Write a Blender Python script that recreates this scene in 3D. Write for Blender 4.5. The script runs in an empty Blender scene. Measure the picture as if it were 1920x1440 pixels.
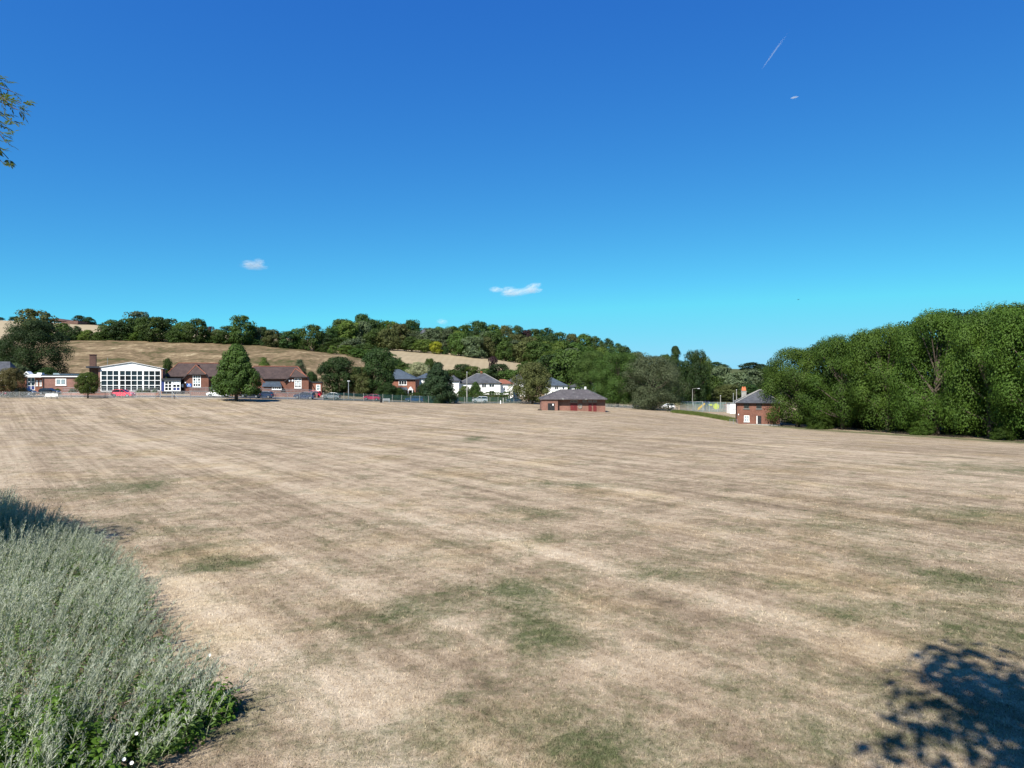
import bpy, math, random
import numpy as np
from mathutils import Vector, Matrix

sc = bpy.context.scene
COL = sc.collection
PI = math.pi
# ------------------------------------------------------------------ camera, sky, sun, exposure
F = 1340.0          # focal length in photo pixels (1920 wide)
HZ = 715.0          # photo row of the true horizon
CH = 5.5            # camera height above the near grass
cam = bpy.data.cameras.new('camera')
camo = bpy.data.objects.new('camera', cam); COL.objects.link(camo); sc.camera = camo
cam.sensor_width = 36; cam.lens = 36 * F / 1920; cam.shift_y = -(720 - HZ) / 1920
cam.clip_start = 0.1; cam.clip_end = 30000
camo.location = (0, 0, CH); camo.rotation_euler = (PI / 2, 0, 0)

SUN_EL, SUN_AZ = math.radians(46), math.radians(25)     # behind the camera, to the left
TOSUN = Vector((-math.sin(SUN_AZ) * math.cos(SUN_EL), -math.cos(SUN_AZ) * math.cos(SUN_EL), math.sin(SUN_EL)))
wd = bpy.data.worlds.new('World'); sc.world = wd; wd.use_nodes = True
nt = wd.node_tree; bg = nt.nodes['Background']
tc = nt.nodes.new('ShaderNodeTexCoord')
addv = nt.nodes.new('ShaderNodeVectorMath'); addv.operation = 'MULTIPLY_ADD'; addv.inputs[1].default_value = (1, 1, 1.25); addv.inputs[2].default_value = (0, 0, 0.085)
nrm = nt.nodes.new('ShaderNodeVectorMath'); nrm.operation = 'NORMALIZE'
sky = nt.nodes.new('ShaderNodeTexSky'); sky.sky_type = 'NISHITA'; sky.sun_disc = False
sky.sun_elevation = SUN_EL; sky.sun_rotation = math.radians(180) + SUN_AZ
sky.air_density = 1.0; sky.dust_density = 0.0; sky.ozone_density = 4.0; sky.altitude = 300
bg.inputs[1].default_value = 0.05
sep = nt.nodes.new('ShaderNodeSeparateColor'); comb = nt.nodes.new('ShaderNodeCombineColor')
nt.links.new(tc.outputs['Generated'], addv.inputs[0]); nt.links.new(addv.outputs[0], nrm.inputs[0])
nt.links.new(nrm.outputs[0], sky.inputs[0]); nt.links.new(sky.outputs[0], sep.inputs[0])
for i, (gain, gam, cap) in enumerate(((1.30, 1.5, 0.30), (2.50, 1.35, 0.72), (1.32, 0.61, 0.96))):   # the camera's saturated blue
    a = nt.nodes.new('ShaderNodeMath'); a.operation = 'MULTIPLY'; a.inputs[1].default_value = 0.1
    p = nt.nodes.new('ShaderNodeMath'); p.operation = 'POWER'; p.inputs[1].default_value = gam
    g = nt.nodes.new('ShaderNodeMath'); g.operation = 'MULTIPLY'; g.inputs[1].default_value = gain * 10
    lim = nt.nodes.new('ShaderNodeMath'); lim.operation = 'MINIMUM'; lim.inputs[1].default_value = cap * 10
    nt.links.new(sep.outputs[i], a.inputs[0]); nt.links.new(a.outputs[0], p.inputs[0])
    nt.links.new(p.outputs[0], g.inputs[0]); nt.links.new(g.outputs[0], lim.inputs[0]); nt.links.new(lim.outputs[0], comb.inputs[i])
nt.links.new(comb.outputs[0], bg.inputs[0])
sl = bpy.data.lights.new('sun', 'SUN'); sl.energy = 5.0; sl.angle = math.radians(0.5); sl.color = (1.0, 0.95, 0.86)
slo = bpy.data.objects.new('sun', sl); COL.objects.link(slo)
slo.rotation_euler = TOSUN.to_track_quat('Z', 'Y').to_euler(); slo.location = (-40, -50, 80)
vs = sc.view_settings
vs.view_transform = 'Standard'; vs.look = 'None'; vs.gamma = 1; vs.use_curve_mapping = False; vs.exposure = 1.0

# ------------------------------------------------------------------ helpers
RNG = np.random.default_rng(7)
def P(px, py, d): return Vector((d * (px - 960) / F, d, CH + d * (HZ - py) / F))
def X(px, d): return d * (px - 960) / F
def Zp(py, d): return CH + d * (HZ - py) / F

def tag(o, label=None, cat=None, group=None, kind=None):
    if label: o['label'] = label
    if cat: o['category'] = cat
    if group: o['group'] = group
    if kind: o['kind'] = kind
    return o
def link(name, data, mat=None, parent=None, loc=None):
    o = bpy.data.objects.new(name, data); COL.objects.link(o)
    if mat is not None:
        if len(data.materials) == 0: data.materials.append(None)
        o.material_slots[0].link = 'OBJECT'; o.material_slots[0].material = mat
    if parent is not None: o.parent = parent
    if loc is not None: o.location = loc
    return o
def empty(name, loc, rz=0, label=None, cat=None, group=None):
    o = bpy.data.objects.new(name, None); COL.objects.link(o); o.empty_display_size = 0.2
    o.location = loc; o.rotation_euler = (0, 0, rz)
    return tag(o, label, cat, group)
def np_mesh(name, verts, faces, smooth=False):
    """verts (n,3), faces (m,k) arrays"""
    me = bpy.data.meshes.new(name)
    v = np.ascontiguousarray(verts, dtype=np.float32); f = np.ascontiguousarray(faces, dtype=np.int32)
    k = f.shape[1]
    me.vertices.add(len(v)); me.vertices.foreach_set('co', v.ravel())
    me.loops.add(f.size); me.loops.foreach_set('vertex_index', f.ravel())
    me.polygons.add(len(f))
    me.polygons.foreach_set('loop_start', np.arange(0, f.size, k, dtype=np.int32))
    me.polygons.foreach_set('loop_total', np.full(len(f), k, dtype=np.int32))
    if smooth: me.polygons.foreach_set('use_smooth', np.ones(len(f), dtype=bool))
    me.update(calc_edges=True)
    return me
class MB:
    """collects boxes, bars, prisms and lathes into one mesh"""
    def __init__(s): s.v = []; s.f = []
    def add(s, v, f):
        n = len(s.v); s.v += [tuple(q) for q in v]; s.f += [tuple(i + n for i in q) for q in f]; return s
    def box(s, x0, x1, y0, y1, z0, z1):
        v = [(x0,y0,z0),(x1,y0,z0),(x1,y1,z0),(x0,y1,z0),(x0,y0,z1),(x1,y0,z1),(x1,y1,z1),(x0,y1,z1)]
        return s.add(v, [(0,3,2,1),(4,5,6,7),(0,1,5,4),(1,2,6,5),(2,3,7,6),(3,0,4,7)])
    def prism(s, poly, y0, y1):
        """poly: (x,z) outline, extruded along y"""
        n = len(poly)
        v = [(x, y0, z) for x, z in poly] + [(x, y1, z) for x, z in poly]
        f = [tuple(range(n)), tuple(range(2*n-1, n-1, -1))]
        f += [(i, i+n, (i+1) % n + n, (i+1) % n) for i in range(n)]
        return s.add(v, f)
    def tube(s, pts, rad, n=6, cap=True):
        pts = [Vector(p) for p in pts]; m = len(s.v); k = len(pts)
        if not hasattr(rad, '__len__'): rad = [rad] * k
        up = Vector((0.31, 0.17, 0.93))
        for i, p in enumerate(pts):
            t = (pts[min(i+1, k-1)] - pts[max(i-1, 0)]).normalized()
            a = t.cross(up)
            if a.length < 1e-3: a = t.cross(Vector((1, 0, 0)))
            a.normalize(); b = t.cross(a)
            for j in range(n):
                q = p + (a * math.cos(2*PI*j/n) + b * math.sin(2*PI*j/n)) * rad[i]
                s.v.append(tuple(q))
        for i in range(k-1):
            for j in range(n):
                s.f.append((m+i*n+j, m+i*n+(j+1) % n, m+(i+1)*n+(j+1) % n, m+(i+1)*n+j))
        if cap:
            s.f.append(tuple(m+j for j in range(n))[::-1]); s.f.append(tuple(m+(k-1)*n+j for j in range(n)))
        return s
    def mesh(s, name, smooth=False):
        me = bpy.data.meshes.new(name); me.from_pydata(s.v, [], s.f)
        if smooth: me.polygons.foreach_set('use_smooth', [True] * len(me.polygons))
        me.update(); return me
    def build(s, name, mat, parent=None, smooth=False):
        return link(name, s.mesh(name, smooth), mat, parent)

# ------------------------------------------------------------------ materials
class NB:
    """tiny node-builder"""
    def __init__(s, name):
        s.m = bpy.data.materials.new(name); s.m.use_nodes = True; s.t = s.m.node_tree
        s.b = s.t.nodes['Principled BSDF']; s.out = s.t.nodes['Material Output']
        s.b.inputs['Specular IOR Level'].default_value = 0.25
    def n(s, t, **kw):
        q = s.t.nodes.new('ShaderNode' + t)
        for k, v in kw.items(): setattr(q, k, v)
        return q
    def L(s, a, b): s.t.links.new(a, b)
    def coord(s, which='Object'):
        return s.n('TexCoord').outputs[which]
    def pos(s): return s.n('NewGeometry').outputs['Position']
    def map(s, vec, scale=(1,1,1), rot=(0,0,0), loc=(0,0,0)):
        q = s.n('Mapping'); s.L(vec, q.inputs[0])
        q.inputs['Scale'].default_value = scale; q.inputs['Rotation'].default_value = rot; q.inputs['Location'].default_value = loc
        return q.outputs[0]
    def noise(s, vec, scale, detail=4, rough=0.55, dist=0):
        q = s.n('TexNoise'); s.L(vec, q.inputs['Vector'])
        q.inputs['Scale'].default_value = scale; q.inputs['Detail'].default_value = detail
        q.inputs['Roughness'].default_value = rough; q.inputs['Distortion'].default_value = dist
        return q.outputs['Fac']
    def ramp(s, fac, stops, interp='LINEAR'):
        q = s.n('ValToRGB'); s.L(fac, q.inputs[0]); e = q.color_ramp.elements; q.color_ramp.interpolation = interp
        while len(e) < len(stops): e.new(0.5)
        for i, (p, c) in enumerate(stops):
            e[i].position = p; e[i].color = (c, c, c, 1) if not hasattr(c, '__len__') else (*c, 1)
        return q.outputs[0]
    def mix(s, fac, a, b, mode='MIX'):
        q = s.n('Mix', data_type='RGBA', blend_type=mode)
        for sock, val in ((q.inputs[0], fac), (q.inputs[6], a), (q.inputs[7], b)):
            if hasattr(val, 'links') or isinstance(val, bpy.types.NodeSocket): s.L(val, sock)
            elif hasattr(val, '__len__'): sock.default_value = (*val, 1)
            else: sock.default_value = val
        return q.outputs[2]
    def math(s, op, a, b=0.0, clamp=False):
        q = s.n('Math', operation=op, use_clamp=clamp)
        for sock, val in ((q.inputs[0], a), (q.inputs[1], b)):
            if isinstance(val, bpy.types.NodeSocket): s.L(val, sock)
            else: sock.default_value = val
        return q.outputs[0]
    def attr(s, name):
        return s.n('Attribute', attribute_name=name).outputs['Fac']
    def color(s, c):
        if isinstance(c, bpy.types.NodeSocket): s.L(c, s.b.inputs['Base Color'])
        else: s.b.inputs['Base Color'].default_value = (*c, 1)
        return s
    def rough(s, r): s.b.inputs['Roughness'].default_value = r; return s
    def bump(s, h, strength=0.3, dist=0.05):
        q = s.n('Bump'); q.inputs['Strength'].default_value = strength; q.inputs['Distance'].default_value = dist
        s.L(h, q.inputs['Height']); s.L(q.outputs[0], s.b.inputs['Normal']); return s

def M_plain(name, c, rough=0.6, var=0.25, scale=0.8, metal=0.0):
    b = NB(name); v = b.coord()
    n = b.noise(v, scale, 5); n2 = b.noise(v, scale * 9, 3)
    k = b.ramp(b.math('ADD', b.math('MULTIPLY', n, 0.7), b.math('MULTIPLY', n2, 0.3)), [(0.3, 1 - var), (0.7, 1 + var * 0.6)])
    b.color(b.mix(1.0, c, k, 'MULTIPLY')).rough(rough); b.b.inputs['Metallic'].default_value = metal
    return b.m
def M_brick(name, c1, c2, mortar, sx=1.0):
    b = NB(name); v = b.coord()
    sp = b.n('SeparateXYZ'); b.L(v, sp.inputs[0]); cb = b.n('CombineXYZ')
    b.L(b.math('ADD', sp.outputs[0], sp.outputs[1]), cb.inputs[0]); b.L(sp.outputs[2], cb.inputs[1])
    q = b.n('TexBrick'); b.L(cb.outputs[0], q.inputs['Vector'])
    q.inputs['Scale'].default_value = 1.0; q.inputs['Brick Width'].default_value = 0.23; q.inputs['Row Height'].default_value = 0.075
    q.inputs['Mortar Size'].default_value = 0.006
    q.inputs['Color1'].default_value = (*c1, 1); q.inputs['Color2'].default_value = (*c2, 1); q.inputs['Mortar'].default_value = (*mortar, 1)
    n = b.ramp(b.noise(v, 0.7, 6, 0.65), [(0.3, 0.72), (0.7, 1.22)])
    b.color(b.mix(1.0, q.outputs['Color'], n, 'MULTIPLY')).rough(0.85); b.bump(q.outputs['Fac'], 0.3, 0.01)
    return b.m
def M_tiles(name, c1, c2, row=0.14, lichen=None):
    """roof tiles/slates: courses in the roof slope"""
    b = NB(name); v = b.coord()
    sp = b.n('SeparateXYZ'); b.L(v, sp.inputs[0]); cb = b.n('CombineXYZ')
    b.L(b.math('ADD', sp.outputs[0], b.math('MULTIPLY', sp.outputs[1], 0.3)), cb.inputs[0])
    b.L(b.math('MULTIPLY', sp.outputs[2], 1.6), cb.inputs[1])
    q = b.n('TexBrick'); b.L(cb.outputs[0], q.inputs['Vector'])
    q.inputs['Scale'].default_value = 1.0; q.inputs['Brick Width'].default_value = 0.25; q.inputs['Row Height'].default_value = row
    q.inputs['Mortar Size'].default_value = 0.012; q.inputs['Bias'].default_value = 0.1
    q.inputs['Color1'].default_value = (*c1, 1); q.inputs['Color2'].default_value = (*c2, 1)
    q.inputs['Mortar'].default_value = (*[x * 0.45 for x in c1], 1)
    n = b.ramp(b.noise(v, 0.9, 6, 0.7), [(0.3, 0.65), (0.7, 1.35)])
    c = b.mix(1.0, q.outputs['Color'], n, 'MULTIPLY')
    if lichen:
        l = b.ramp(b.noise(v, 1.3, 3, 0.6), [(0.62, 0.0), (0.72, 0.8)])
        c = b.mix(l, c, lichen)
    b.color(c).rough(0.7); b.bump(q.outputs['Fac'], 0.6, 0.02)
    return b.m
def M_leaf(name, c_dark, c_lite, trans=0.25, nscale=0.35, spec=0.3):
    b = NB(name); v = b.pos()
    oi = b.n('ObjectInfo').outputs['Random']
    n = b.noise(v, nscale, 4, 0.7); n2 = b.noise(v, nscale * 7, 2)
    f = b.math('ADD', b.math('ADD', b.math('MULTIPLY', n, 0.75), b.math('MULTIPLY', n2, 0.35)), b.math('MULTIPLY', b.math('SUBTRACT', oi, 0.5), 0.22))
    c = b.mix(b.ramp(f, [(0.34, 0.0), (0.72, 1.0)]), c_dark, c_lite)
    hs = b.n('HueSaturation'); b.L(c, hs.inputs['Color'])
    b.L(b.math('ADD', 0.485, b.math('MULTIPLY', oi, 0.03)), hs.inputs['Hue'])
    b.L(b.math('ADD', 0.82, b.math('MULTIPLY', b.math('FRACT', b.math('MULTIPLY', oi, 7.3)), 0.36)), hs.inputs['Value'])
    b.color(hs.outputs[0]).rough(0.6); b.b.inputs['Specular IOR Level'].default_value = spec * 0.5
    tr = b.n('BsdfTranslucent'); b.L(b.mix(1.0, hs.outputs[0], (1.25, 1.45, 0.5), 'MULTIPLY'), tr.inputs['Color'])
    mx = b.n('MixShader'); mx.inputs[0].default_value = trans
    b.L(b.b.outputs[0], mx.inputs[1]); b.L(tr.outputs[0], mx.inputs[2]); b.L(mx.outputs[0], b.out.inputs['Surface'])
    return b.m
def M_glass(name, c=(0.012, 0.016, 0.02), r=0.06):
    b = NB(name); b.color(c).rough(r); b.b.inputs['Specular IOR Level'].default_value = 0.6
    n = b.noise(b.coord(), 0.6, 2); b.bump(n, 0.15, 0.05); return b.m

MAT = {
 'brick': M_brick('red_brick', (0.163,0.057,0.036), (0.121,0.045,0.030), (0.181,0.145,0.115)),
 'brick_pink': M_brick('pale_pink_brick', (0.260,0.124,0.096), (0.223,0.105,0.081), (0.260,0.211,0.180)),
 'brick_pav': M_brick('pavilion_brick', (0.211,0.097,0.070), (0.166,0.072,0.053), (0.211,0.166,0.139)),
 'brick_dark': M_brick('stack_brick', (0.118,0.059,0.044), (0.088,0.044,0.035), (0.141,0.112,0.094)),
 'brick_orange': M_brick('orange_brick', (0.218,0.079,0.045), (0.181,0.060,0.036), (0.206,0.157,0.121)),
 'white': M_plain('white_paint', (0.80,0.80,0.78), 0.5, 0.08),
 'render_white': M_plain('white_render', (0.78,0.77,0.74), 0.8, 0.12, 0.5),
 'tile': M_tiles('brown_clay_tiles', (0.067,0.045,0.038), (0.048,0.033,0.031)),
 'ridge': M_plain('terracotta_ridge', (0.191,0.073,0.045), 0.8, 0.35, 2.0),
 'slate': M_tiles('grey_slate', (0.073,0.076,0.086), (0.054,0.058,0.067), 0.2),
 'slate_blue': M_tiles('blue_slate', (0.054,0.073,0.095), (0.045,0.060,0.080), 0.2),
 'slate_pav': M_tiles('lichened_slate', (0.089,0.080,0.080), (0.067,0.060,0.064), 0.2, (0.230,0.230,0.217)),
 'felt': M_plain('dark_roof_felt', (0.035,0.04,0.05), 0.9, 0.3),
 'grey_felt': M_plain('grey_roof_felt', (0.188,0.195,0.203), 0.8, 0.25),
 'glass': M_glass('dark_window_glass'),
 'blind': M_plain('pale_window_blind', (0.24,0.31,0.33), 0.4, 0.15, 1.5),
 'black': M_plain('black_paint', (0.02,0.02,0.022), 0.5, 0.3),
 'maroon': M_plain('maroon_door_paint', (0.13,0.022,0.022), 0.5, 0.3),
 'darkgreen': M_plain('dark_green_paint', (0.02,0.035,0.03), 0.5, 0.3),
 'blue': M_plain('blue_sign', (0.02,0.12,0.42), 0.4, 0.1),
 'blue_panel': M_plain('navy_panel', (0.035,0.05,0.16), 0.4, 0.1),
 'galv': M_plain('galvanised_steel', (0.286,0.299,0.306), 0.45, 0.2, 2, 0.4),
 'concrete': M_plain('pale_concrete', (0.255,0.248,0.230), 0.85, 0.3, 2),
 'grey_post': M_plain('grey_painted_steel', (0.30,0.32,0.33), 0.5, 0.2),
 'wood_grey': M_plain('weathered_wood', (0.26,0.22,0.18), 0.85, 0.35, 3),
 'asphalt': M_plain('asphalt', (0.10,0.10,0.105), 0.9, 0.25, 1.2),
 'kerb': M_plain('kerb_stone', (0.33,0.32,0.30), 0.85, 0.2, 2),
 'tyre': M_plain('tyre_rubber', (0.018,0.018,0.018), 0.85, 0.2),
 'rim': M_plain('alloy_rim', (0.45,0.46,0.48), 0.35, 0.1, 2, 0.8),
 'lamp_glass': M_plain('clear_lamp', (0.7,0.72,0.74), 0.2, 0.05),
 'lamp_red': M_plain('red_lamp', (0.35,0.015,0.015), 0.25, 0.05),
 'yellow': M_plain('yellow_plastic', (0.60,0.37,0.02), 0.4, 0.1),
 'lime': M_plain('lime_plastic', (0.465,0.510,0.038), 0.4, 0.1),
 'pot': M_plain('terracotta_pot', (0.46,0.15,0.07), 0.8, 0.25, 2),
 'bark': M_plain('bark', (0.095,0.075,0.058), 0.95, 0.5, 2.5),
 'stem': M_plain('pale_weed_stem', (0.22,0.24,0.15), 0.8, 0.3, 3),
 'barn': M_plain('barn_roof_rust', (0.085,0.05,0.045), 0.8, 0.25, 0.2),
}
def M_car(name, c, flake=0.0):
    b = NB(name); n = b.ramp(b.noise(b.coord(), 2.0, 3), [(0.3, 0.92), (0.7, 1.06)])
    b.color(b.mix(1.0, c, n, 'MULTIPLY')).rough(0.28); b.b.inputs['Coat Weight'].default_value = 0.7
    b.b.inputs['Coat Roughness'].default_value = 0.08; b.b.inputs['Metallic'].default_value = flake; return b.m
CAR = {'red': M_car('red_car_paint', (0.62,0.01,0.055)), 'white': M_car('white_car_paint', (0.80,0.80,0.80)),
 'navy': M_car('navy_car_paint', (0.02,0.035,0.075)), 'black': M_car('black_car_paint', (0.012,0.013,0.016)),
 'magenta': M_car('raspberry_car_paint', (0.36,0.012,0.07)), 'silver': M_car('silver_car_paint', (0.50,0.53,0.56), 0.3),
 'blue': M_car('dark_blue_car_paint', (0.015,0.04,0.12)), 'grey': M_car('grey_car_paint', (0.28,0.29,0.31), 0.3)}
LEAF = {
 'mid':   M_leaf('leaf_mid_green',   (0.018,0.035,0.009), (0.061,0.099,0.019)),
 'row':   M_leaf('leaf_row_green',   (0.022,0.046,0.009), (0.071,0.116,0.016), 0.3, 0.3),
 'dark':  M_leaf('leaf_dark_green',  (0.011,0.025,0.008), (0.037,0.067,0.016), 0.2),
 'yew':   M_leaf('leaf_yew',         (0.011,0.027,0.012), (0.034,0.059,0.020), 0.12, 0.5),
 'olive': M_leaf('leaf_olive',       (0.039,0.047,0.015), (0.087,0.094,0.031), 0.25),
 'willow':M_leaf('leaf_willow_grey', (0.037,0.051,0.026), (0.087,0.102,0.051), 0.22, 0.4),
 'grey':  M_leaf('leaf_grey_green',  (0.037,0.055,0.029), (0.090,0.114,0.055), 0.22),
 'lite':  M_leaf('leaf_light_green', (0.041,0.071,0.013), (0.107,0.150,0.029), 0.3),
 'brown': M_leaf('leaf_parched',     (0.049,0.044,0.016), (0.102,0.087,0.033), 0.25),
 'yellow':M_leaf('leaf_golden',      (0.13,0.145,0.010), (0.28,0.27,0.022), 0.25),
 'cream': M_leaf('leaf_cream_bloom', (0.137,0.155,0.075), (0.311,0.311,0.186), 0.2, 0.9),
 'copper':M_leaf('leaf_copper',      (0.024,0.014,0.016), (0.055,0.028,0.028), 0.15),
 'hedge': M_leaf('leaf_hedge',       (0.018,0.039,0.009), (0.054,0.094,0.018), 0.2, 0.8),
 'ash':   M_leaf('leaf_ash',         (0.049,0.067,0.018), (0.123,0.142,0.041), 0.3, 1.0),
 'bramble':M_leaf('leaf_bramble',    (0.033,0.077,0.010), (0.100,0.196,0.023), 0.3, 1.5),
 'mugwort':M_leaf('leaf_mugwort',    (0.145,0.168,0.132), (0.42,0.44,0.365), 0.2, 0.55, 0.1),
 'mugwort_green':M_leaf('leaf_mugwort_low', (0.059,0.108,0.039), (0.145,0.216,0.066), 0.25, 0.8, 0.15),
 'longgrass':M_leaf('long_grass_blade', (0.045,0.067,0.015), (0.123,0.142,0.041), 0.25, 0.8, 0.1),
}

# ------------------------------------------------------------------ terrain
_cp = []
def cp(px, py, d): q = P(px, py, d); _cp.append((q.x, q.y, q.z))
def cpw(x, y, z): _cp.append((x, y, z))
for a in ((0,0,0),(-10,12,0),(10,12,0),(0,30,0),(-20,28,0),(20,30,-.1),(0,60,-.1),(-35,60,.4),(35,60,-.5),(0,100,-.25),(0,-60,0),(-60,-40,0),(60,-40,0),(-50,20,.1),(50,20,-.4)):
    cpw(*a)
for a in ((0,748,125),(150,748,127),(300,748,130),(440,749.5,136),(600,752,150),(800,756,172),(960,757,186),(1000,756.5,190),(1015,770,146),(1136,770,146),(960,790,100),
          (1140,767,168),(1230,770,176),(1290,775,172),(1380,797,144),(1450,799,146),(1600,811,122),(1750,820,109),(1920,830,96),(2050,838,88),(700,800,92),(300,800,88),
          (0,741,140),(160,742,146),(300,741,148),(450,741.5,156),(600,745,163),(0,737,165),(300,738,165),(580,742,168),(735,746,200),(900,747,222),(1070,749,235),(1000,752,210),
          (1180,764,195),(1330,769,200),(1250,752,240),(1400,760,215),
          (100,725,182),(300,730,182),(450,733,182),(600,735,186),(120,690,214),(300,697,214),(450,700,214),(590,706,214),(120,637,290),(300,640,287),(450,646,283),(600,661,270),(655,672,256),
          (0,655,290),(-150,640,290),(650,715,215),(700,700,245),(690,668,290),(745,664,312),(860,668,318),(980,687,305),(745,692,268),(900,702,266),(990,712,262),
          (0,640,340),(0,601,530),(150,607,520),(300,618,515),(500,632,500),(-200,600,500),(700,648,430),(800,655,430),(900,650,440),(1050,660,435),(1120,672,430),(1175,692,420),(1010,697,300),(1120,722,278),(930,677,312),
          (1180,720,330),(1250,712,420),(1350,712,420),(1340,692,900),(1430,693,950),(1600,725,330),(1920,735,240),(1920,720,700),(1700,715,900)):
    cp(*a)
for a in ((-900,900,45),(0,900,30),(-1600,300,40),(1600,300,5),(900,900,12),(0,2600,10),(-1800,2600,20),(1800,2600,10),(-300,-300,2),(300,-300,-3),(-400,150,18),(-250,80,6),(300,60,-3)):
    cpw(*a)
_cp = np.array(_cp); _C2 = 18.0 ** 2
def _phi(ax, ay): return np.sqrt((ax[:, None] - _cp[None, :, 0]) ** 2 + (ay[:, None] - _cp[None, :, 1]) ** 2 + _C2)
_n = len(_cp); _A = np.zeros((_n + 1, _n + 1)); _A[:_n, :_n] = _phi(_cp[:, 0], _cp[:, 1]) - 2.5 * np.eye(_n); _A[_n, :_n] = 1; _A[:_n, _n] = 1
_w = np.linalg.solve(_A, np.append(_cp[:, 2], 0))
def GA(x, y):
    x = np.asarray(x, float).ravel(); y = np.asarray(y, float).ravel(); out = np.empty(len(x))
    for i in range(0, len(x), 20000):
        out[i:i+20000] = _phi(x[i:i+20000], y[i:i+20000]) @ _w[:_n] + _w[_n]
    return out
def G(x, y): return float(GA([x], [y])[0])

# where the grass stays green (ground x, y, radius x, radius y, amount), read off the field
GREEN = []
for px, py, rx, ry, a in ((1020,1172,48,26,1.0),(965,1110,75,20,.8),(880,1118,60,16,.5),(720,1160,90,26,.5),(1100,1400,240,60,.6),(950,1190,130,22,.45),(410,1056,50,14,.8),(230,915,60,10,.7),
        (1640,1148,90,18,.7),(1800,1085,70,16,.9),(1260,1075,60,12,.7),(1600,985,70,10,.5),(1850,1180,120,40,.6),(1830,960,90,14,.4),(1000,960,60,7,.5),(890,820,12,3,.8),(1060,908,50,4,.5),
        (1520,1385,70,30,.5),(1250,1220,40,14,.4),(1690,1060,60,14,.35),(460,1330,40,60,.45),(120,1010,200,30,.3),(690,990,60,10,.3),(1500,1100,60,12,.35),(1760,1350,200,60,.45),(590,1230,50,20,.25),
        (1040,1010,60,8,.4),(1420,1290,80,24,.4),(1330,1400,160,40,.35),(820,1330,60,26,.25),(1900,870,120,10,.45)):
    d = CH * F / (py - HZ); GREEN.append((X(px, d), d, rx * d / F, ry * d * d / (F * CH), a))
def green_at(x, y):
    g = np.zeros_like(x)
    for gx, gy, rx, ry, a in GREEN:
        g = np.maximum(g, (a * .9 + .1) * np.exp(-(((x - gx) / (rx * 1.5)) ** 2 + ((y - gy) / (ry * 1.5)) ** 2) * 0.8))
    # the strip under the right-hand trees keeps its green
    for (ax, ay), (bx, by) in (((54, 146), (61, 122)), ((61, 122), (69, 96)), ((69, 96), (80, 70))):
        t = np.clip(((x-ax)*(bx-ax) + (y-ay)*(by-ay)) / ((bx-ax)**2 + (by-ay)**2), 0, 1)
        dd = np.hypot(x - ax - t*(bx-ax), y - ay - t*(by-ay)); g = np.maximum(g, 0.95 * np.exp(-(dd / 4.0) ** 2))
    return np.maximum(g, .13 * np.clip((48 - y) / 30, 0, 1))
def pale_at(x, y):
    """worn, bleached wheel tracks"""
    g = np.zeros_like(x)
    for pts, w_, a in ((((-9.5, 20), (-7.2, 17), (-5.2, 14.2), (-3.6, 12.6), (-2.4, 11.2), (-1.6, 9.5)), 1.0, 1.0), (((-16, 33), (-9, 24), (-3, 17.5), (.3, 15.2), (1.6, 13), (2.6, 10.5)), .55, .6), (((-60, 100), (-35, 66), (-14, 40), (2, 22), (9, 12)), .7, .5),
                       (((-48, 110), (-20, 70), (3, 40), (16, 24)), .8, .45), (((-75, 100), (-45, 60), (-26, 38)), 1.2, .5), (((-20, 110), (20, 70), (44, 40)), .9, .4)):
        for (ax, ay), (bx, by) in zip(pts[:-1], pts[1:]):
            t = np.clip(((x-ax)*(bx-ax) + (y-ay)*(by-ay)) / ((bx-ax)**2 + (by-ay)**2), 0, 1)
            dd = np.hypot(x - ax - t*(bx-ax), y - ay - t*(by-ay)); g = np.maximum(g, a * np.exp(-(dd / w_) ** 2))
    return g
def sstep(a, b, t): t = np.clip((t - a) / (b - a), 0, 1); return t * t * (3 - 2 * t)
def zones(x, y, z):
    px = 960 + F * x / np.maximum(y, 1)
    edge = 168 + 22 * sstep(500, 800, px) + 40 * sstep(800, 1000, px)
    slope = sstep(edge, edge + 12, y) * sstep(40, 10, x)
    stub = sstep(300, 325, y) * sstep(560, 470, px)
    mid = sstep(245, 265, y) * sstep(660, 720, px) * sstep(1060, 1000, px)
    wood = sstep(345, 375, y) * sstep(580, 660, px) + sstep(195, 240, y) * sstep(1010, 1080, px)
    return slope, np.clip(stub + 0.75 * mid, 0, 1), np.clip(wood, 0, 1)

def sinhspace(a, b, n, k):
    lo, hi = math.asinh(a / k), math.asinh(b / k)
    return k * np.sinh(np.linspace(lo, hi, n))
gx = sinhspace(-1900, 1900, 420, 22); gy = sinhspace(-300, 2800, 460, 26)
xx, yy = np.meshgrid(gx, gy); xf, yf = xx.ravel(), yy.ravel()
zf = GA(xf, yf)
nx, ny = len(gx), len(gy)
idx = np.arange(nx * ny).reshape(ny, nx)
faces = np.stack([idx[:-1, :-1], idx[:-1, 1:], idx[1:, 1:], idx[1:, :-1]], -1).reshape(-1, 4)
gm = np_mesh('ground', np.stack([xf, yf, zf], -1), faces, True)
def set_attr(me, name, vals):
    a = me.attributes.new(name, 'FLOAT', 'POINT'); a.data.foreach_set('value', np.asarray(vals, np.float32))
set_attr(gm, 'green', green_at(xf, yf)); set_attr(gm, 'pale', pale_at(xf, yf))
za, zb, zc = zones(xf, yf, zf)
set_attr(gm, 'slope', za); set_attr(gm, 'stubble', zb); set_attr(gm, 'wood', zc)

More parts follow.
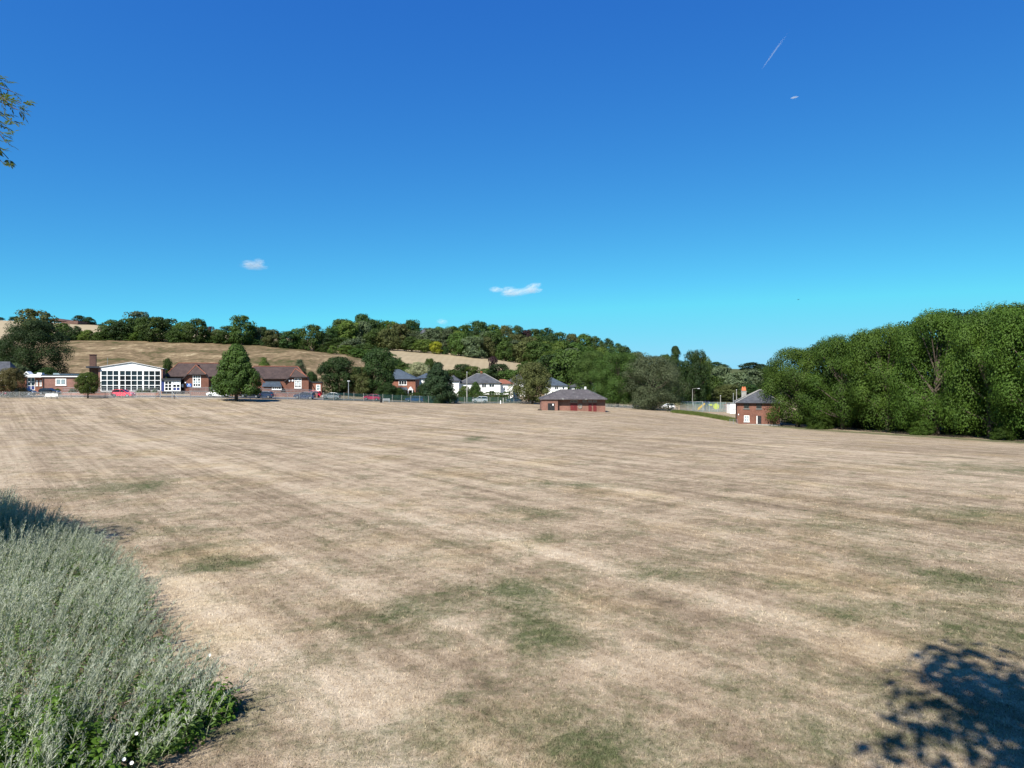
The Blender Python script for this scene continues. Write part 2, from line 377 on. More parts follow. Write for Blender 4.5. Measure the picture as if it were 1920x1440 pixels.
def grass_color(b):
    """dry mown grass: tan and brown mottling, mowing lines, green remnants; by position, so blades share it"""
    v = b.pos()
    flat = b.n('VectorMath', operation='MULTIPLY'); b.L(v, flat.inputs[0]); flat.inputs[1].default_value = (1, 1, 0); v = flat.outputs[0]
    big = b.noise(v, 0.055, 5, 0.6, 0.6); med = b.noise(v, 0.42, 6, 0.68, 0.4); fine = b.noise(v, 4.5, 4, 0.7); grain = b.noise(v, 26, 3, 0.75)
    m1 = b.map(v, (1, 1, 1), (0, 0, math.radians(53)))           # x' runs along the mowing lines
    st = b.noise(b.map(m1, (0.035, 0.62, 1)), 1.0, 4, 0.6, 0.15)
    st2 = b.noise(b.map(m1, (0.06, 2.6, 1)), 1.0, 3, 0.6, 0.1)
    m2 = b.map(v, (1, 1, 1), (0, 0, math.radians(-8)))
    cr = b.noise(b.map(m2, (0.05, 0.35, 1)), 1.0, 5, 0.65, 0.3)
    s = b.math('MULTIPLY', big, 0.15); mot = b.noise(v, 1.5, 5, 0.72, 0.6)
    for q, k in ((med, 0.20), (mot, 0.22), (fine, 0.15), (grain, 0.15), (st, 0.20), (st2, 0.14), (cr, 0.04), (b.attr('pale'), 0.10)):
        s = b.math('ADD', s, b.math('MULTIPLY', q, k))
    tan = b.ramp(s, [(0.49, (0.080,0.063,0.043)), (0.55, (0.144,0.109,0.075)), (0.605, (0.222,0.171,0.119)), (0.66, (0.312,0.248,0.176)), (0.74, (0.405,0.335,0.25))])
    yel = b.ramp(b.noise(v, 0.16, 4, 0.6), [(0.5, 0.0), (0.68, 0.4)])
    tan = b.mix(yel, tan, b.mix(1.0, tan, (1.04, 0.98, 0.70), 'MULTIPLY'))
    gn = b.math('ADD', b.math('MULTIPLY', b.noise(v, 0.55, 8, 0.72, 0.8), 0.65), b.math('MULTIPLY', b.noise(v, 6, 4, 0.75), 0.35))
    g = b.math('MULTIPLY', b.attr('green'), 0.82)
    gfac = b.ramp(b.math('ADD', g, b.math('MULTIPLY', b.math('SUBTRACT', gn, 0.5), 3.4)), [(0.03, 0.0), (0.74, 0.88)])
    gcol = b.ramp(b.math('ADD', b.math('MULTIPLY', fine, 0.5), b.math('MULTIPLY', grain, 0.5)), [(0.36, (0.020,0.031,0.011)), (0.50, (0.046,0.064,0.024)), (0.66, (0.100,0.108,0.046))])
    return b.mix(gfac, tan, gcol), v, (big, med, fine, grain)
b = NB('dry_field_grass')
c, v, (big, med, fine, grain) = grass_color(b)
# rough hillside pasture: browner, scruffy; stubble: pale cream with tramlines; wood floor: dark green-brown
rs = b.math('ADD', b.math('MULTIPLY', b.noise(v, 0.06, 7, 0.72, 0.9), 0.6), b.math('MULTIPLY', b.noise(v, 0.45, 5, 0.7, 0.5), 0.4))
rough_c = b.ramp(rs, [(0.40, (0.048,0.052,0.020)), (0.455, (0.090,0.070,0.036)), (0.51, (0.135,0.096,0.058)), (0.56, (0.190,0.143,0.082)), (0.63, (0.31,0.25,0.16))])
tl = b.n('TexWave', wave_type='BANDS'); b.L(b.map(v, (0.12, 0.02, 1)), tl.inputs['Vector']); tl.inputs['Scale'].default_value = 1.0; tl.inputs['Distortion'].default_value = 1.0
stub_c = b.mix(b.math('MULTIPLY', tl.outputs['Fac'], 0.3), b.mix(big, (0.26,0.21,0.135), (0.33,0.275,0.185)), (0.22,0.175,0.11))
c = b.mix(b.attr('slope'), c, rough_c); c = b.mix(b.attr('stubble'), c, stub_c)
c = b.mix(b.attr('wood'), c, b.mix(med, (0.035,0.045,0.018), (0.09,0.10,0.04)))
b.color(c).rough(0.95); b.b.inputs['Specular IOR Level'].default_value = 0.05
b.bump(b.math('ADD', b.math('MULTIPLY', med, 0.6), b.math('ADD', b.math('MULTIPLY', fine, 0.35), b.math('MULTIPLY', grain, 0.22))), 0.8, 0.12)
MAT['ground'] = b.m
ground = link('ground', gm, MAT['ground']); ground['kind'] = 'structure'

def strip(name, pts, w, mat, lift, step=1.5, thick=0.0):
    """a ribbon laid on the terrain along ground points"""
    v = []; pp = []
    for (ax, ay), (bx, by) in zip(pts[:-1], pts[1:]):
        n = max(2, int(math.hypot(bx-ax, by-ay) / step))
        pp += [(ax + (bx-ax)*i/n, ay + (by-ay)*i/n) for i in range(n)]
    pp.append(pts[-1]); pp = np.array(pp); t = np.gradient(pp, axis=0); t /= np.linalg.norm(t, axis=1)[:, None]
    nrm_ = np.stack([-t[:, 1], t[:, 0]], -1)
    K = 5; cols = []
    for k in range(K):
        q = pp + nrm_ * (w * (k / (K-1) - 0.5)); cols.append(np.column_stack([q, GA(q[:, 0], q[:, 1]) + lift]))
    V = np.stack(cols, 1).reshape(-1, 3); n = len(pp); id_ = np.arange(n*K).reshape(n, K)
    Fc = np.stack([id_[:-1, :-1], id_[:-1, 1:], id_[1:, 1:], id_[1:, :-1]], -1).reshape(-1, 4)
    o = link(name, np_mesh(name, V, Fc, True), mat); o['kind'] = 'structure'; return o
def gp(px, d): return (X(px, d), d)
ROAD = [gp(-250, 137), gp(0, 138.5), gp(200, 139.5), gp(330, 141), gp(450, 146), gp(600, 156), gp(740, 171), gp(900, 192), gp(1010, 206), gp(1120, 222)]
strip('road', ROAD, 6.0, MAT['asphalt'], 0.07)

# ------------------------------------------------------------------ trees
ORDW = ('first second third fourth fifth sixth seventh eighth ninth tenth eleventh twelfth thirteenth fourteenth fifteenth sixteenth seventeenth eighteenth nineteenth twentieth '
        'twenty-first twenty-second twenty-third twenty-fourth twenty-fifth twenty-sixth twenty-seventh twenty-eighth twenty-ninth thirtieth').split()
def rank(rows_, px): return ORDW[sorted(r[0] for r in rows_).index(px)]
def profile(shape, t):
    if shape == 'round': return np.clip(1 - (np.abs(t - 0.50) / 0.52) ** 2.3, 0.02, 1) ** 0.55
    if shape == 'dome':  return np.sqrt(np.clip(1 - ((t - 0.40) / 0.61) ** 2, 0.02, 1))
    if shape == 'row':   return np.sqrt(np.clip(1 - (np.abs(t - 0.46) / 0.55) ** 2.6, 0.02, 1))
    if shape == 'cone':  return np.clip(1.06 * (1 - t) ** 0.58 * np.clip(0.55 + t * 2.6, 0.3, 1), 0.04, 1)
    if shape == 'yew':   return np.clip(1.0 * (1 - t ** 1.9) ** 0.8 * np.clip(0.86 + t, 0, 1), 0.05, 1)
    if shape == 'fir':   return np.clip((1 - t) ** 0.9, 0.05, 1)
    if shape == 'tall':  return np.clip(np.sqrt(np.clip(1 - ((t - 0.5) / 0.52) ** 2, 0.02, 1)) * (0.82 + 0.28 * np.sin(t * 9)), 0.05, 1)
    if shape == 'young': return np.clip(1 - (np.abs(t - 0.58) / 0.43) ** 2.0, 0.02, 1) ** 0.6
    if shape == 'high':  return np.sqrt(np.clip(1 - ((t - 0.80) / 0.21) ** 2, 0.02, 1))
    if shape == 'shrub': return np.sqrt(np.clip(1 - (t / 1.02) ** 2.2, 0.02, 1))
T0 = {'round': 0.08, 'dome': 0.06, 'row': 0.11, 'cone': 0.15, 'yew': 0.015, 'fir': 0.06, 'tall': 0.1, 'shrub': 0.0, 'high': 0.60, 'young': 0.24}
def leaf_quads(c, nrm_, size, rng, aspect=0.62):
    n = len(c)
    nrm_ = nrm_ / np.maximum(np.linalg.norm(nrm_, axis=1), 1e-6)[:, None]
    r = rng.normal(size=(n, 3)); a = np.cross(nrm_, r); a /= np.maximum(np.linalg.norm(a, axis=1), 1e-6)[:, None]; b_ = np.cross(nrm_, a)
    s = size[:, None] * 0.5
    v = np.stack([c + a*s, c + b_*s*aspect + nrm_*s*0.15, c - a*s, c - b_*s*aspect + nrm_*s*0.15], 1).reshape(-1, 3)
    f = np.arange(4*n).reshape(n, 4)
    return v, f
def crown(name, seed, shape, nc, nl, leaf, cr):
    """leafy crown: leaf faces on the shells of many clumps spread through the crown; radius 1, height 2"""
    rng = np.random.default_rng(seed); t0 = T0[shape]
    # clumps spread by area, with lobes in the outline
    t = t0 + (1 - t0) * rng.random(nc * 4) ** 0.9; r = profile(shape, t)
    keep = rng.random(len(t)) < (0.25 + 0.75 * r); t = t[keep][:nc]; r = r[keep][:nc]; n = len(t)
    ang = rng.random(n) * 2 * PI; ph = rng.random(4) * 6.28
    lob = 1 + 0.11 * np.sin(2*ang + ph[0]) + 0.13 * np.sin(3*ang + ph[1] + 5*t) + 0.09 * np.sin(5*ang + ph[2] - 9*t)
    fr = 1 - 0.55 * rng.random(n) ** 1.6
    crr = cr * (0.65 + 0.75 * rng.random(n))
    rad = np.maximum(r * lob * fr - crr * 0.35, 0)
    c = np.stack([np.cos(ang) * rad, np.sin(ang) * rad, np.clip(t * 2 * (1 + 0.03 * np.sin(3*ang + ph[3])), 2*t0 + crr * 0.3, 2 - crr * 0.5)], -1)
    m = nl * n; ci = np.repeat(np.arange(n), nl)
    d = rng.normal(size=(m, 3)); d /= np.linalg.norm(d, axis=1)[:, None]
    out = c - np.array([0, 0, 0.9]); out /= np.maximum(np.linalg.norm(out, axis=1), 0.05)[:, None]
    d = d + 0.45 * out[ci] + np.array([0, 0, 0.25]); d /= np.linalg.norm(d, axis=1)[:, None]
    pos = c[ci] + d * (crr[ci] * (0.55 + 0.55 * rng.random(m) ** 0.7))[:, None] * np.array([1, 1, 0.8])
    nr = d * 1.25 + rng.normal(size=(m, 3)) * 0.36 + np.array([0, 0, 0.2])
    pos[:, 2] = np.maximum(pos[:, 2], 0.012)
    v, f = leaf_quads(pos, nr, leaf * (0.6 + 0.9 * rng.random(m)), rng)
    return np_mesh(name, v, f), c
def trunk_mesh(name, seed, shape, c, limbs, r0=0.06):
    rng = random.Random(seed); mb = MB(); top = {'yew': 1.5, 'fir': 1.9, 'cone': 1.75}.get(shape, 1.25)
    ax = [(rng.uniform(-.03, .03) * i, rng.uniform(-.03, .03) * i, top * i / 5) for i in range(6)]; ax[0] = (0, 0, -0.06)
    mb.tube(ax, [r0 * 1.35, r0, r0 * .9, r0 * .72, r0 * .5, r0 * .2], 8)
    for i in range(min(limbs, len(c))):
        q = Vector(c[i]); h = min(max(0.25, q.z * 0.55), top * 0.9); k = h / top * 5; i0 = int(k); s = Vector(ax[i0]).lerp(Vector(ax[min(5, i0+1)]), k - i0)
        md = s.lerp(q, 0.55) + Vector((rng.uniform(-.06, .06), rng.uniform(-.06, .06), -0.03 * (q - s).length))
        mb.tube([s, md, q], [r0 * .42, r0 * .28, r0 * .1], 5, False)
    return mb.mesh(name, True)
PROTO = {}
def proto(shape, lod, k):
    key = (shape, lod, k)
    if key not in PROTO:
        nc, nl, leaf, cr, limbs = {'far': (80, 60, 0.115, 0.31, 6), 'mid': (150, 120, 0.062, 0.25, 14), 'near': (88, 560, 0.034, 0.31, 26)}[lod]
        if shape in ('cone', 'yew'): nc = int(nc * 1.7); cr *= 0.8
        if shape == 'fir': nc = int(nc * 1.2); cr *= 0.62
        seed = hash((len(shape) * 131 + sum(map(ord, shape)), k, len(lod))) % 99991
        m, c = crown('crown_' + shape, seed, shape, nc, nl, leaf, cr)
        PROTO[key] = (m, trunk_mesh('trunk_' + shape, seed, shape, c, limbs))
    return PROTO[key]
TR = random.Random(11)
def tree(px, top, wpx, d, shape='round', mat='mid', label=None, group=None, name='broadleaf_tree', cat='tree', lod=None, k=None, h=None, dx=0, sink=0.0):
    """a tree standing on the terrain; its height comes from the row of its tip at that distance"""
    x = X(px, d) + dx; z = G(x, d); H = (Zp(top, d) - z) if h is None else h
    H = max(H, 1.2); R = wpx * d / F / 2
    if lod is None: lod = 'far' if d > 245 else ('near' if R > 5.6 else 'mid')
    if k is None: k = TR.randrange(5 if lod == 'far' else 2)
    m, tm = proto(shape, lod, k)
    e = empty(name, (x, d, z - sink), TR.uniform(0, 6.28), label, cat, group); e.scale = (R * 1.04, R * 1.04, H / 2)
    link('crown', m, LEAF[mat], e)
    if shape != 'shrub': link('trunk', tm, MAT['bark'], e)
    return e

# --- specimen trees along the far edge of the field
tree(443, 649, 86, 134, 'cone', 'mid', 'conical leafy green tree standing alone on the field before the school', k=0)
tree(165, 700, 40, 129.5, 'young', 'lite', 'small young tree with a thin trunk before the glazed hall', k=1)
tree(22, 692, 52, 131, 'dome', 'brown', 'low parched bushy tree at the far left edge of the field')
tree(822, 682, 64, 176, 'yew', 'yew', 'dense dark yew standing on the field before the white houses', name='yew_tree', k=0)
tree(998, 682, 66, 187, 'round', 'olive', 'olive brown round tree standing left of the brick pavilion', k=0)
# --- dark group behind the fence, left of the brick house
g = 'dark trees behind the fence'
tree(632, 672, 72, 184, 'dome', 'dark', 'wide dark bushy tree at left end of the group beside the school annexe', g)
tree(674, 690, 50, 186, 'dome', 'olive', 'brownish middle tree between two darker ones behind the fence', g)
tree(709, 656, 62, 188, 'round', 'dark', 'tallest dark tree directly left of the red brick house', g)
tree(728, 718, 44, 184, 'shrub', 'dark', 'low dark bush at the foot of the tall tree left of the brick house', g, 'garden_bush', 'bush')
tree(745, 728, 40, 186, 'shrub', 'hedge', 'rounded green bush in front of the red brick house', g, 'garden_bush', 'bush')
# --- big trees at far left behind the flat roofed wing
tree(62, 606, 102, 186, 'round', 'dark', 'very large dark tree behind the flat roofed brick wing', k=1)
tree(2, 640, 60, 196, 'round', 'dark', 'dark tree at the left picture edge beside the very large tree')
tree(88, 690, 46, 181, 'shrub', 'dark', 'bush under the right side of the very large dark tree', name='garden_bush', cat='bush')
tree(30, 683, 50, 179, 'shrub', 'grey', 'grey green bush under the left side of the very large dark tree', name='garden_bush', cat='bush')
# --- willow and company right of the pavilion
tree(1226, 672, 100, 182, 'dome', 'willow', 'broad grey green willow drooping beside the playground', name='willow_tree', k=1)
tree(1158, 664, 84, 192, 'round', 'mid', 'leafy green tree between the pavilion and the grey willow', k=0)
tree(1110, 662, 70, 240, 'round', 'mid', 'tall green tree rising directly behind the pavilion roof')
tree(1070, 660, 62, 252, 'round', 'mid', 'green tree behind the two rightmost white houses')
tree(1035, 666, 56, 258, 'round', 'dark', 'dark green tree above the olive brown round tree')
tree(1192, 664, 56, 232, 'tall', 'grey', 'feathery tree behind the left shoulder of the grey willow')
tree(1266, 652, 66, 236, 'fir', 'dark', 'dark pointed conifer above the right shoulder of the willow', name='conifer_tree')
tree(1248, 668, 36, 240, 'tall', 'mid', 'thin leafy tree just left of the dark pointed conifer')
tree(1303, 661, 46, 228, 'round', 'dark', 'upright dark green tree right of the pointed conifer')
tree(1322, 672, 26, 232, 'tall', 'lite', 'slim lighter tree against the right side of the upright dark tree')
# --- trees behind the playground
g = 'trees behind the playground'
PLT = ((1292,712,54,238,'dome','mid'),(1330,706,56,246,'dome','mid'),(1356,688,50,262,'round','grey'),(1384,700,54,250,'dome','grey'),(1412,694,56,266,'round','grey'),
        (1440,690,50,270,'round','mid'),(1368,722,50,236,'dome','olive'),(1404,722,50,234,'dome','dark'),(1438,716,50,236,'dome','mid'),(1468,700,54,258,'round','mid'),(1345,694,34,300,'round','grey'),(1262,690,60,250,'dome','mid'))
for px, tp, w, d, sh, mt in PLT:
    tree(px, tp, w, d, sh, mt, '%s leafy tree from the left in the belt behind the playground' % rank(PLT, px), g)
for px, tp, w, d, lb in ((1343,679,24,620,'small far tree on the skyline above the playground'),(1354,683,22,640,'second small far tree on the skyline above the playground'),
        (1408,680,44,720,'dark far copse tree on the skyline left of the right-hand row'),(1427,683,34,740,'right half of the dark far copse on the skyline'),(1450,689,18,800,'tiny far tree on the skyline beside the right-hand row')):
    tree(px, tp, w, d, 'shrub', 'dark', lb)
# --- the row down the right side
ORD = ['first', 'second', 'third', 'fourth', 'fifth', 'sixth', 'seventh', 'eighth', 'ninth']
for i, (px, tp, w, d) in enumerate(((1496,660,104,145),(1580,638,110,138),(1664,618,122,129),(1756,594,138,119),(1856,585,150,109),(1965,577,170,99),(2080,570,190,91))):
    tree(px, tp, w * 1.0, d, 'row', 'row', '%s big green tree of the right-hand row, counted from the brick cottage' % ORD[i], 'row of big trees on the right', lod='near', k=i % 3)
for i, (px, tp, w, d) in enumerate(((1540,654,90,155),(1622,634,100,147),(1712,612,110,138),(1808,592,120,129),(1912,582,140,119),(2020,574,160,109))):
    tree(px, tp, w * 0.95, d, 'row', 'dark', '%s tree standing behind the gaps of the right-hand row, from the left' % ORD[i], 'second rank behind the right-hand row', lod='mid')
g = 'low boughs and bushes under the right-hand row'
FTB = ((1535,774,40,138),(1730,782,40,117),(1880,796,40,103))
for px, tp, w, d in FTB:
    tree(px, tp, w, d, 'shrub', 'row', '%s bush from the left at the shaded foot of the right-hand row' % rank(FTB, px), g, 'undergrowth_bush', 'bush', lod='mid')

SHB = [(1500 + 44 * q, 0, 60, 150 - 4.9 * q + 6) for q in range(11)]
for px, tp, w, d in SHB:
    tree(px, tp, w, d, 'shrub', 'dark', '%s dark bush from the left in the bank behind the trunks of the right-hand row' % rank(SHB, px), 'dark bank behind the right-hand row', 'undergrowth_bush', 'bush', lod='mid', h=TR.uniform(2.4, 3.4))

# --- top of the dry slope: hedgerow trees, left to right
RL = ((118,606,28,288,'round','mid'),(140,611,24,286,'round','dark'),(166,618,26,284,'shrub','lite'),(186,621,26,284,'shrub','mid'),(206,600,40,288,'round','mid'),(226,604,40,286,'round','dark'),(257,585,40,302,'tall','grey'),
      (240,597,36,296,'round','mid'),(272,596,32,290,'round','mid'),(291,595,48,284,'round','mid'),(316,598,36,330,'round','dark'),(330,617,34,284,'shrub','mid'),(347,604,36,290,'round','mid'),(369,598,40,284,'round','mid'),
      (394,612,16,300,'round','copper'),(408,617,28,288,'round','olive'),(427,611,44,286,'round','mid'),(453,593,44,284,'round','mid'),(476,613,32,290,'tall','grey'),(493,613,28,300,'round','dark'),(513,618,32,280,'round','olive'),
      (540,621,34,279,'round','dark'),(560,616,28,282,'tall','mid'),(587,610,40,276,'round','mid'),(608,626,30,300,'round','dark'))
for i, (px, tp, w, d, sh, mt) in enumerate(RL):
    sp = {'copper': 'small dark copper leaved tree on the skyline above the school'}.get(mt)
    if (px, tp) == (453, 593): sp = 'tallest round tree on the slope top directly above the conical tree'
    if (px, tp) == (257, 585): sp = 'tall grey feathery tree on the slope top above the glazed hall'
    if (px, tp) == (291, 595): sp = 'large rounded tree on the slope top above the hall roof ridge'
    tree(px, tp, w, d, sh, mt, sp or '%s tree from the left in the hedgerow on the slope top' % rank(RL, px), 'hedgerow trees on the slope top', sink=0.3)
tree(62, 583, 66, 302, 'round', 'olive', 'big rounded tree on the hill crest above the very large dark tree', k=2)
for px, tp, w, d, lb in ((28,594,20,520,'small far tree left of the crest above the stubble field'),(148,592,20,512,'left one of two far trees beside the hilltop barn'),(166,595,20,512,'right one of two far trees beside the hilltop barn'),(0,595,14,525,'far tree at the left picture edge on the stubble skyline')):
    tree(px, tp, w, d, 'dome', 'dark', lb)
for px, tp, w in ((190,608,14),(330,612,22),(418,622,18),(500,620,24),(522,624,20),(552,626,22),(625,630,20)):
    tree(px, tp, w, 505, 'dome', 'dark', 'far dark tree on the skyline behind the slope top hedgerow', 'far skyline trees')
# low scrub along the foot of that hedgerow
for i in range(34):
    px = 95 + i * 16 + TR.uniform(-5, 5); d = 291 - (i * 16 > 420) * (i * 16 - 420) * 0.12 - 5
    tree(px, 0, TR.uniform(14, 26), d, 'shrub', TR.choice(['mid', 'lite', 'dark', 'hedge']), 'low scrub bush along the hedge at the top of the dry slope', 'scrub on the slope top', 'scrub_bush', 'bush', h=TR.uniform(1.6, 3.6))

# --- wooded hill in the middle
g = 'trees of the hillside wood'
SKW = ((618,616,30,330,'round','dark'),(641,600,44,350,'tall','mid'),(628,612,34,345,'round','mid'),(659,608,34,350,'round','mid'),(680,591,34,360,'tall','dark'),(693,600,30,360,'tall','dark'),(706,602,42,365,'round','mid'),
        (730,603,44,370,'round','mid'),(752,614,26,370,'round','dark'),(773,602,40,372,'round','dark'),(800,616,34,385,'round','grey'),(822,618,36,390,'round','mid'),(848,613,36,395,'round','mid'),(872,611,38,400,'round','mid'),
        (897,604,48,405,'round','dark'),(924,610,38,405,'round','mid'),(949,612,34,405,'round','olive'),(968,612,30,405,'round','dark'),(986,620,30,410,'tall','copper'),(1003,618,34,410,'round','mid'),(1022,616,36,410,'round','dark'),
        (1046,624,36,415,'round','mid'),(1070,627,34,415,'round','olive'),(1094,628,38,415,'round','mid'),(1116,632,34,412,'round','mid'),(1136,636,32,410,'round','dark'),(1155,645,32,405,'round','dark'),(1170,650,28,400,'tall','dark'),
        (1184,664,30,380,'round','mid'))
for px, tp, w, d, sh, mt in SKW:
    tree(px, tp, w, d, sh, mt, '%s tree from the left along the skyline of the wooded hill' % rank(SKW, px), g, sink=0.3)
tree(818, 641, 24, 326, 'dome', 'yellow', 'small bright golden yellow tree at the lower edge of the wood')
tree(796, 637, 36, 330, 'dome', 'lite', 'light green tree directly left of the golden yellow tree')
tree(772, 632, 40, 334, 'cone', 'mid', 'conical green tree second to the left of the golden yellow tree')
tree(834, 650, 14, 327, 'yew', 'dark', 'slim dark conifer directly right of the golden yellow tree', name='conifer_tree')
rows = ((392, 640, 1165, 26), (372, 640, 1165, 26), (354, 640, 1150, 27), (338, 650, 1130, 27), (324, 855, 1100, 28))
for d0, a, c_, stp in rows:
    px = a + TR.uniform(0, 12)
    while px < c_:
        d = d0 + TR.uniform(-6, 6)
        if not (d < 345 and 745 < px < 850) and not (d0 == 324 and px > 1000 and TR.random() < .2):
            tree(px, 0, TR.uniform(28, 44), d, TR.choice(['round', 'dome', 'round', 'tall']), TR.choice(['mid', 'mid', 'dark', 'grey', 'lite', 'olive', 'mid', 'dark'] if d > 360 else ['mid', 'grey', 'lite', 'lite', 'mid', 'grey', 'olive']),
                 'broadleaf tree within the dense wood on the middle hillside', 'trees inside the hillside wood', h=TR.uniform(7.5, 12.5), sink=0.3)
        px += stp * TR.uniform(0.8, 1.25)
# --- belt running down between the two dry fields
g = 'belt between the two dry fields'
BLT = ((640,634,44,300,'dome','mid'),(664,636,44,296,'dome','grey'),(684,646,44,288,'dome','mid'),(650,648,36,284,'shrub','lite'),(672,654,40,276,'shrub','mid'),(700,656,46,278,'dome','mid'),(722,662,44,272,'dome','hedge'),(742,674,40,264,'shrub','hedge'),(760,682,36,258,'shrub','mid'),(712,676,44,256,'shrub','hedge'),(736,688,40,250,'shrub','lite'))
for px, tp, w, d, sh, mt in BLT:
    tree(px, tp, w, d, sh, mt, '%s bushy tree from the left between the two dry hillside fields' % rank(BLT, px), g)
# --- gardens behind the houses
tree(786, 681, 44, 226, 'dome', 'cream', 'cream flowering rounded shrub tree above the red brick house', lod='mid')
tree(806, 674, 28, 240, 'dome', 'mid', 'dark green round tree behind the cream flowering shrub tree')
g = 'garden trees behind the white houses'
GRD = ((846,694,36,246,'dome','mid'),(866,684,36,252,'dome','dark'),(884,688,34,250,'dome','lite'),(902,700,30,246,'dome','mid'),(912,692,40,256,'dome','mid'),(936,684,42,252,'dome','dark'),(956,694,40,248,'dome','mid'),(976,692,34,250,'dome','mid'),
        (986,680,36,256,'tall','mid'),(770,690,34,248,'dome','mid'),(1012,694,44,262,'dome','mid'),(1050,690,44,262,'dome','dark'),(1085,692,44,262,'dome','dark'),(1130,700,50,250,'dome','dark'),(1160,700,50,246,'dome','dark'),(1020,674,40,285,'dome','lite'),(1060,676,40,285,'dome','mid'),(1100,676,44,285,'dome','mid'),(1140,682,44,285,'dome','mid'))
for px, tp, w, d, sh, mt in GRD:
    tree(px, tp, w, d, sh, mt, '%s leafy garden tree from the left behind the houses' % rank(GRD, px), g)
tree(924, 670, 18, 262, 'tall', 'copper', 'slim brownish upright tree on the dry field behind the white houses')
tree(496, 672, 28, 192, 'shrub', 'lite', 'light green bush behind the school roof right of the conical tree', name='garden_bush', cat='bush')
tree(562, 676, 26, 196, 'shrub', 'grey', 'blue green bush behind the right gable of the school', name='garden_bush', cat='bush')
tree(584, 698, 22, 186, 'dome', 'dark', 'small dark bush over the flat annexe roof', name='garden_bush', cat='bush')
tree(314, 674, 18, 186, 'tall', 'mid', 'small upright bush between the glazed hall and the school roof', name='garden_bush', cat='bush')

# ------------------------------------------------------------------ building kit
def hip_roof(name, mat, parent, x0, x1, y0, y1, ze, zr, inset, ridge_mat=None, ov=0.35, drop=0.12, ridge_y=None, ridge_r=0.09):
    """hipped roof over a rectangle; inset: hip run at each end (left, right)"""
    a, b_, c, e = x0 - ov, x1 + ov, y0 - ov, y1 + ov; ym = (c + e) / 2 if ridge_y is None else ridge_y
    l, r = a + inset[0], b_ - inset[1]
    v = [(a,c,ze),(b_,c,ze),(b_,e,ze),(a,e,ze),(l,ym,zr),(r,ym,zr),(a,c,ze-drop),(b_,c,ze-drop),(b_,e,ze-drop),(a,e,ze-drop)]
    f = [(0,1,5,4),(1,2,5),(2,3,4,5),(3,0,4),(6,7,1,0),(7,8,2,1),(8,9,3,2),(9,6,0,3),(9,8,7,6)]
    o = MB().add(v, f).build(name, mat, parent)
    if ridge_mat:
        mb = MB()
        mb.tube([(l,ym,zr+.02),(r,ym,zr+.02)], ridge_r, 6)
        for p, q in ((0,4),(3,4),(1,5),(2,5)): mb.tube([v[p], v[q]], ridge_r, 6)
        mb.build('ridge_tiles', ridge_mat, o)
    return o
def gutter(parent, x0, x1, y, z, mat, r=0.07):
    MB().tube([(x0, y, z), (x1, y, z)], r, 6).build('gutter', mat, parent)
def window(parent, x0, x1, z0, z1, cols, rows, y=0.0, frame='white', glass='glass', bar=0.07, sill=True, name='window', axis='y', sgn=-1):
    """a window on a wall: frame, then one pane for each light; axis 'y': wall faces -y, 'x': wall faces sgn*x at x=y"""
    def bx(a0, a1, d0, d1, b0, b1):
        if axis == 'y': return (a0, a1, y - d1, y - d0, b0, b1)
        lo, hi = (y - d1, y - d0) if sgn < 0 else (y + d0, y + d1)
        return (lo, hi, a0, a1, b0, b1)
    mb = MB(); t = bar
    for a0, a1 in ((x0, x0 + t), (x1 - t, x1)): mb.box(*bx(a0, a1, -0.04, 0.07, z0, z1))
    for b0, b1 in ((z0, z0 + t), (z1 - t, z1)): mb.box(*bx(x0 + t, x1 - t, -0.04, 0.069, b0, b1))
    cw, rh = (x1 - x0 - 2*t) / cols, (z1 - z0 - 2*t) / rows
    for i in range(1, cols): mb.box(*bx(x0 + t + cw*i - t*.4, x0 + t + cw*i + t*.4, -0.04, 0.065, z0 + t, z1 - t))
    for j in range(1, rows): mb.box(*bx(x0 + t, x1 - t, -0.038, 0.06, z0 + t + rh*j - t*.35, z0 + t + rh*j + t*.35))
    w = mb.build(name, MAT[frame], parent)
    base = None
    for i in range(cols):
        for j in range(rows):
            g_ = glass[(i + j * cols) % len(glass)] if isinstance(glass, (list, tuple)) else glass
            a0, b0 = x0 + t + cw*i + t*.42, z0 + t + rh*j + t*.37
            q = MB().box(*bx(a0, a0 + cw - t*.84, -0.03, 0.025, b0, b0 + rh - t*.74)).mesh('pane')
            link('pane', q, MAT[g_], w)
    if sill: MB().box(*bx(x0 - .08, x1 + .08, -0.02, 0.13, z0 - .09, z0 - .003)).build('sill', MAT[frame], w)
    return w
def door(parent, x0, x1, z0, z1, y=0.0, mat='maroon', frame=None, leaves=1, panels=True):
    w = (x1 - x0) / leaves; o = None
    for i in range(leaves):
        mb = MB().box(x0 + w*i + .015, x0 + w*(i+1) - .015, y - .05, y + .03, z0 + .02, z1)
        if panels:
            for b0, b1 in ((.12, .45), (.55, .92)):
                mb.box(x0 + w*i + w*.18, x0 + w*(i+1) - w*.18, y - .065, y - .045, z0 + (z1-z0)*b0, z0 + (z1-z0)*b1)
        o = mb.build('door', MAT[mat], parent)
        MB().tube([(x0 + w*i + w*.86, y - .10, z0 + 1.0), (x0 + w*i + w*.86, y - .10, z0 + 1.16)], .018, 5).build('handle', MAT['galv'], o)
    return o
def chimney(parent, x, y, z0, z1, w=0.7, d=0.5, mat='brick_dark', pots=2):
    mb = MB().box(x-w/2, x+w/2, y-d/2, y+d/2, z0, z1).box(x-w/2-.07, x+w/2+.07, y-d/2-.07, y+d/2+.07, z1-.2, z1-.06)
    o = mb.build('chimney', MAT[mat], parent)
    for i in range(pots):
        px_ = x + (i - (pots-1)/2) * w * .45
        MB().tube([(px_, y, z1), (px_, y, z1 + .3), (px_, y, z1 + .38)], [.12, .1, .13], 8).build('chimney_pot', MAT['pot'], o)
    return o

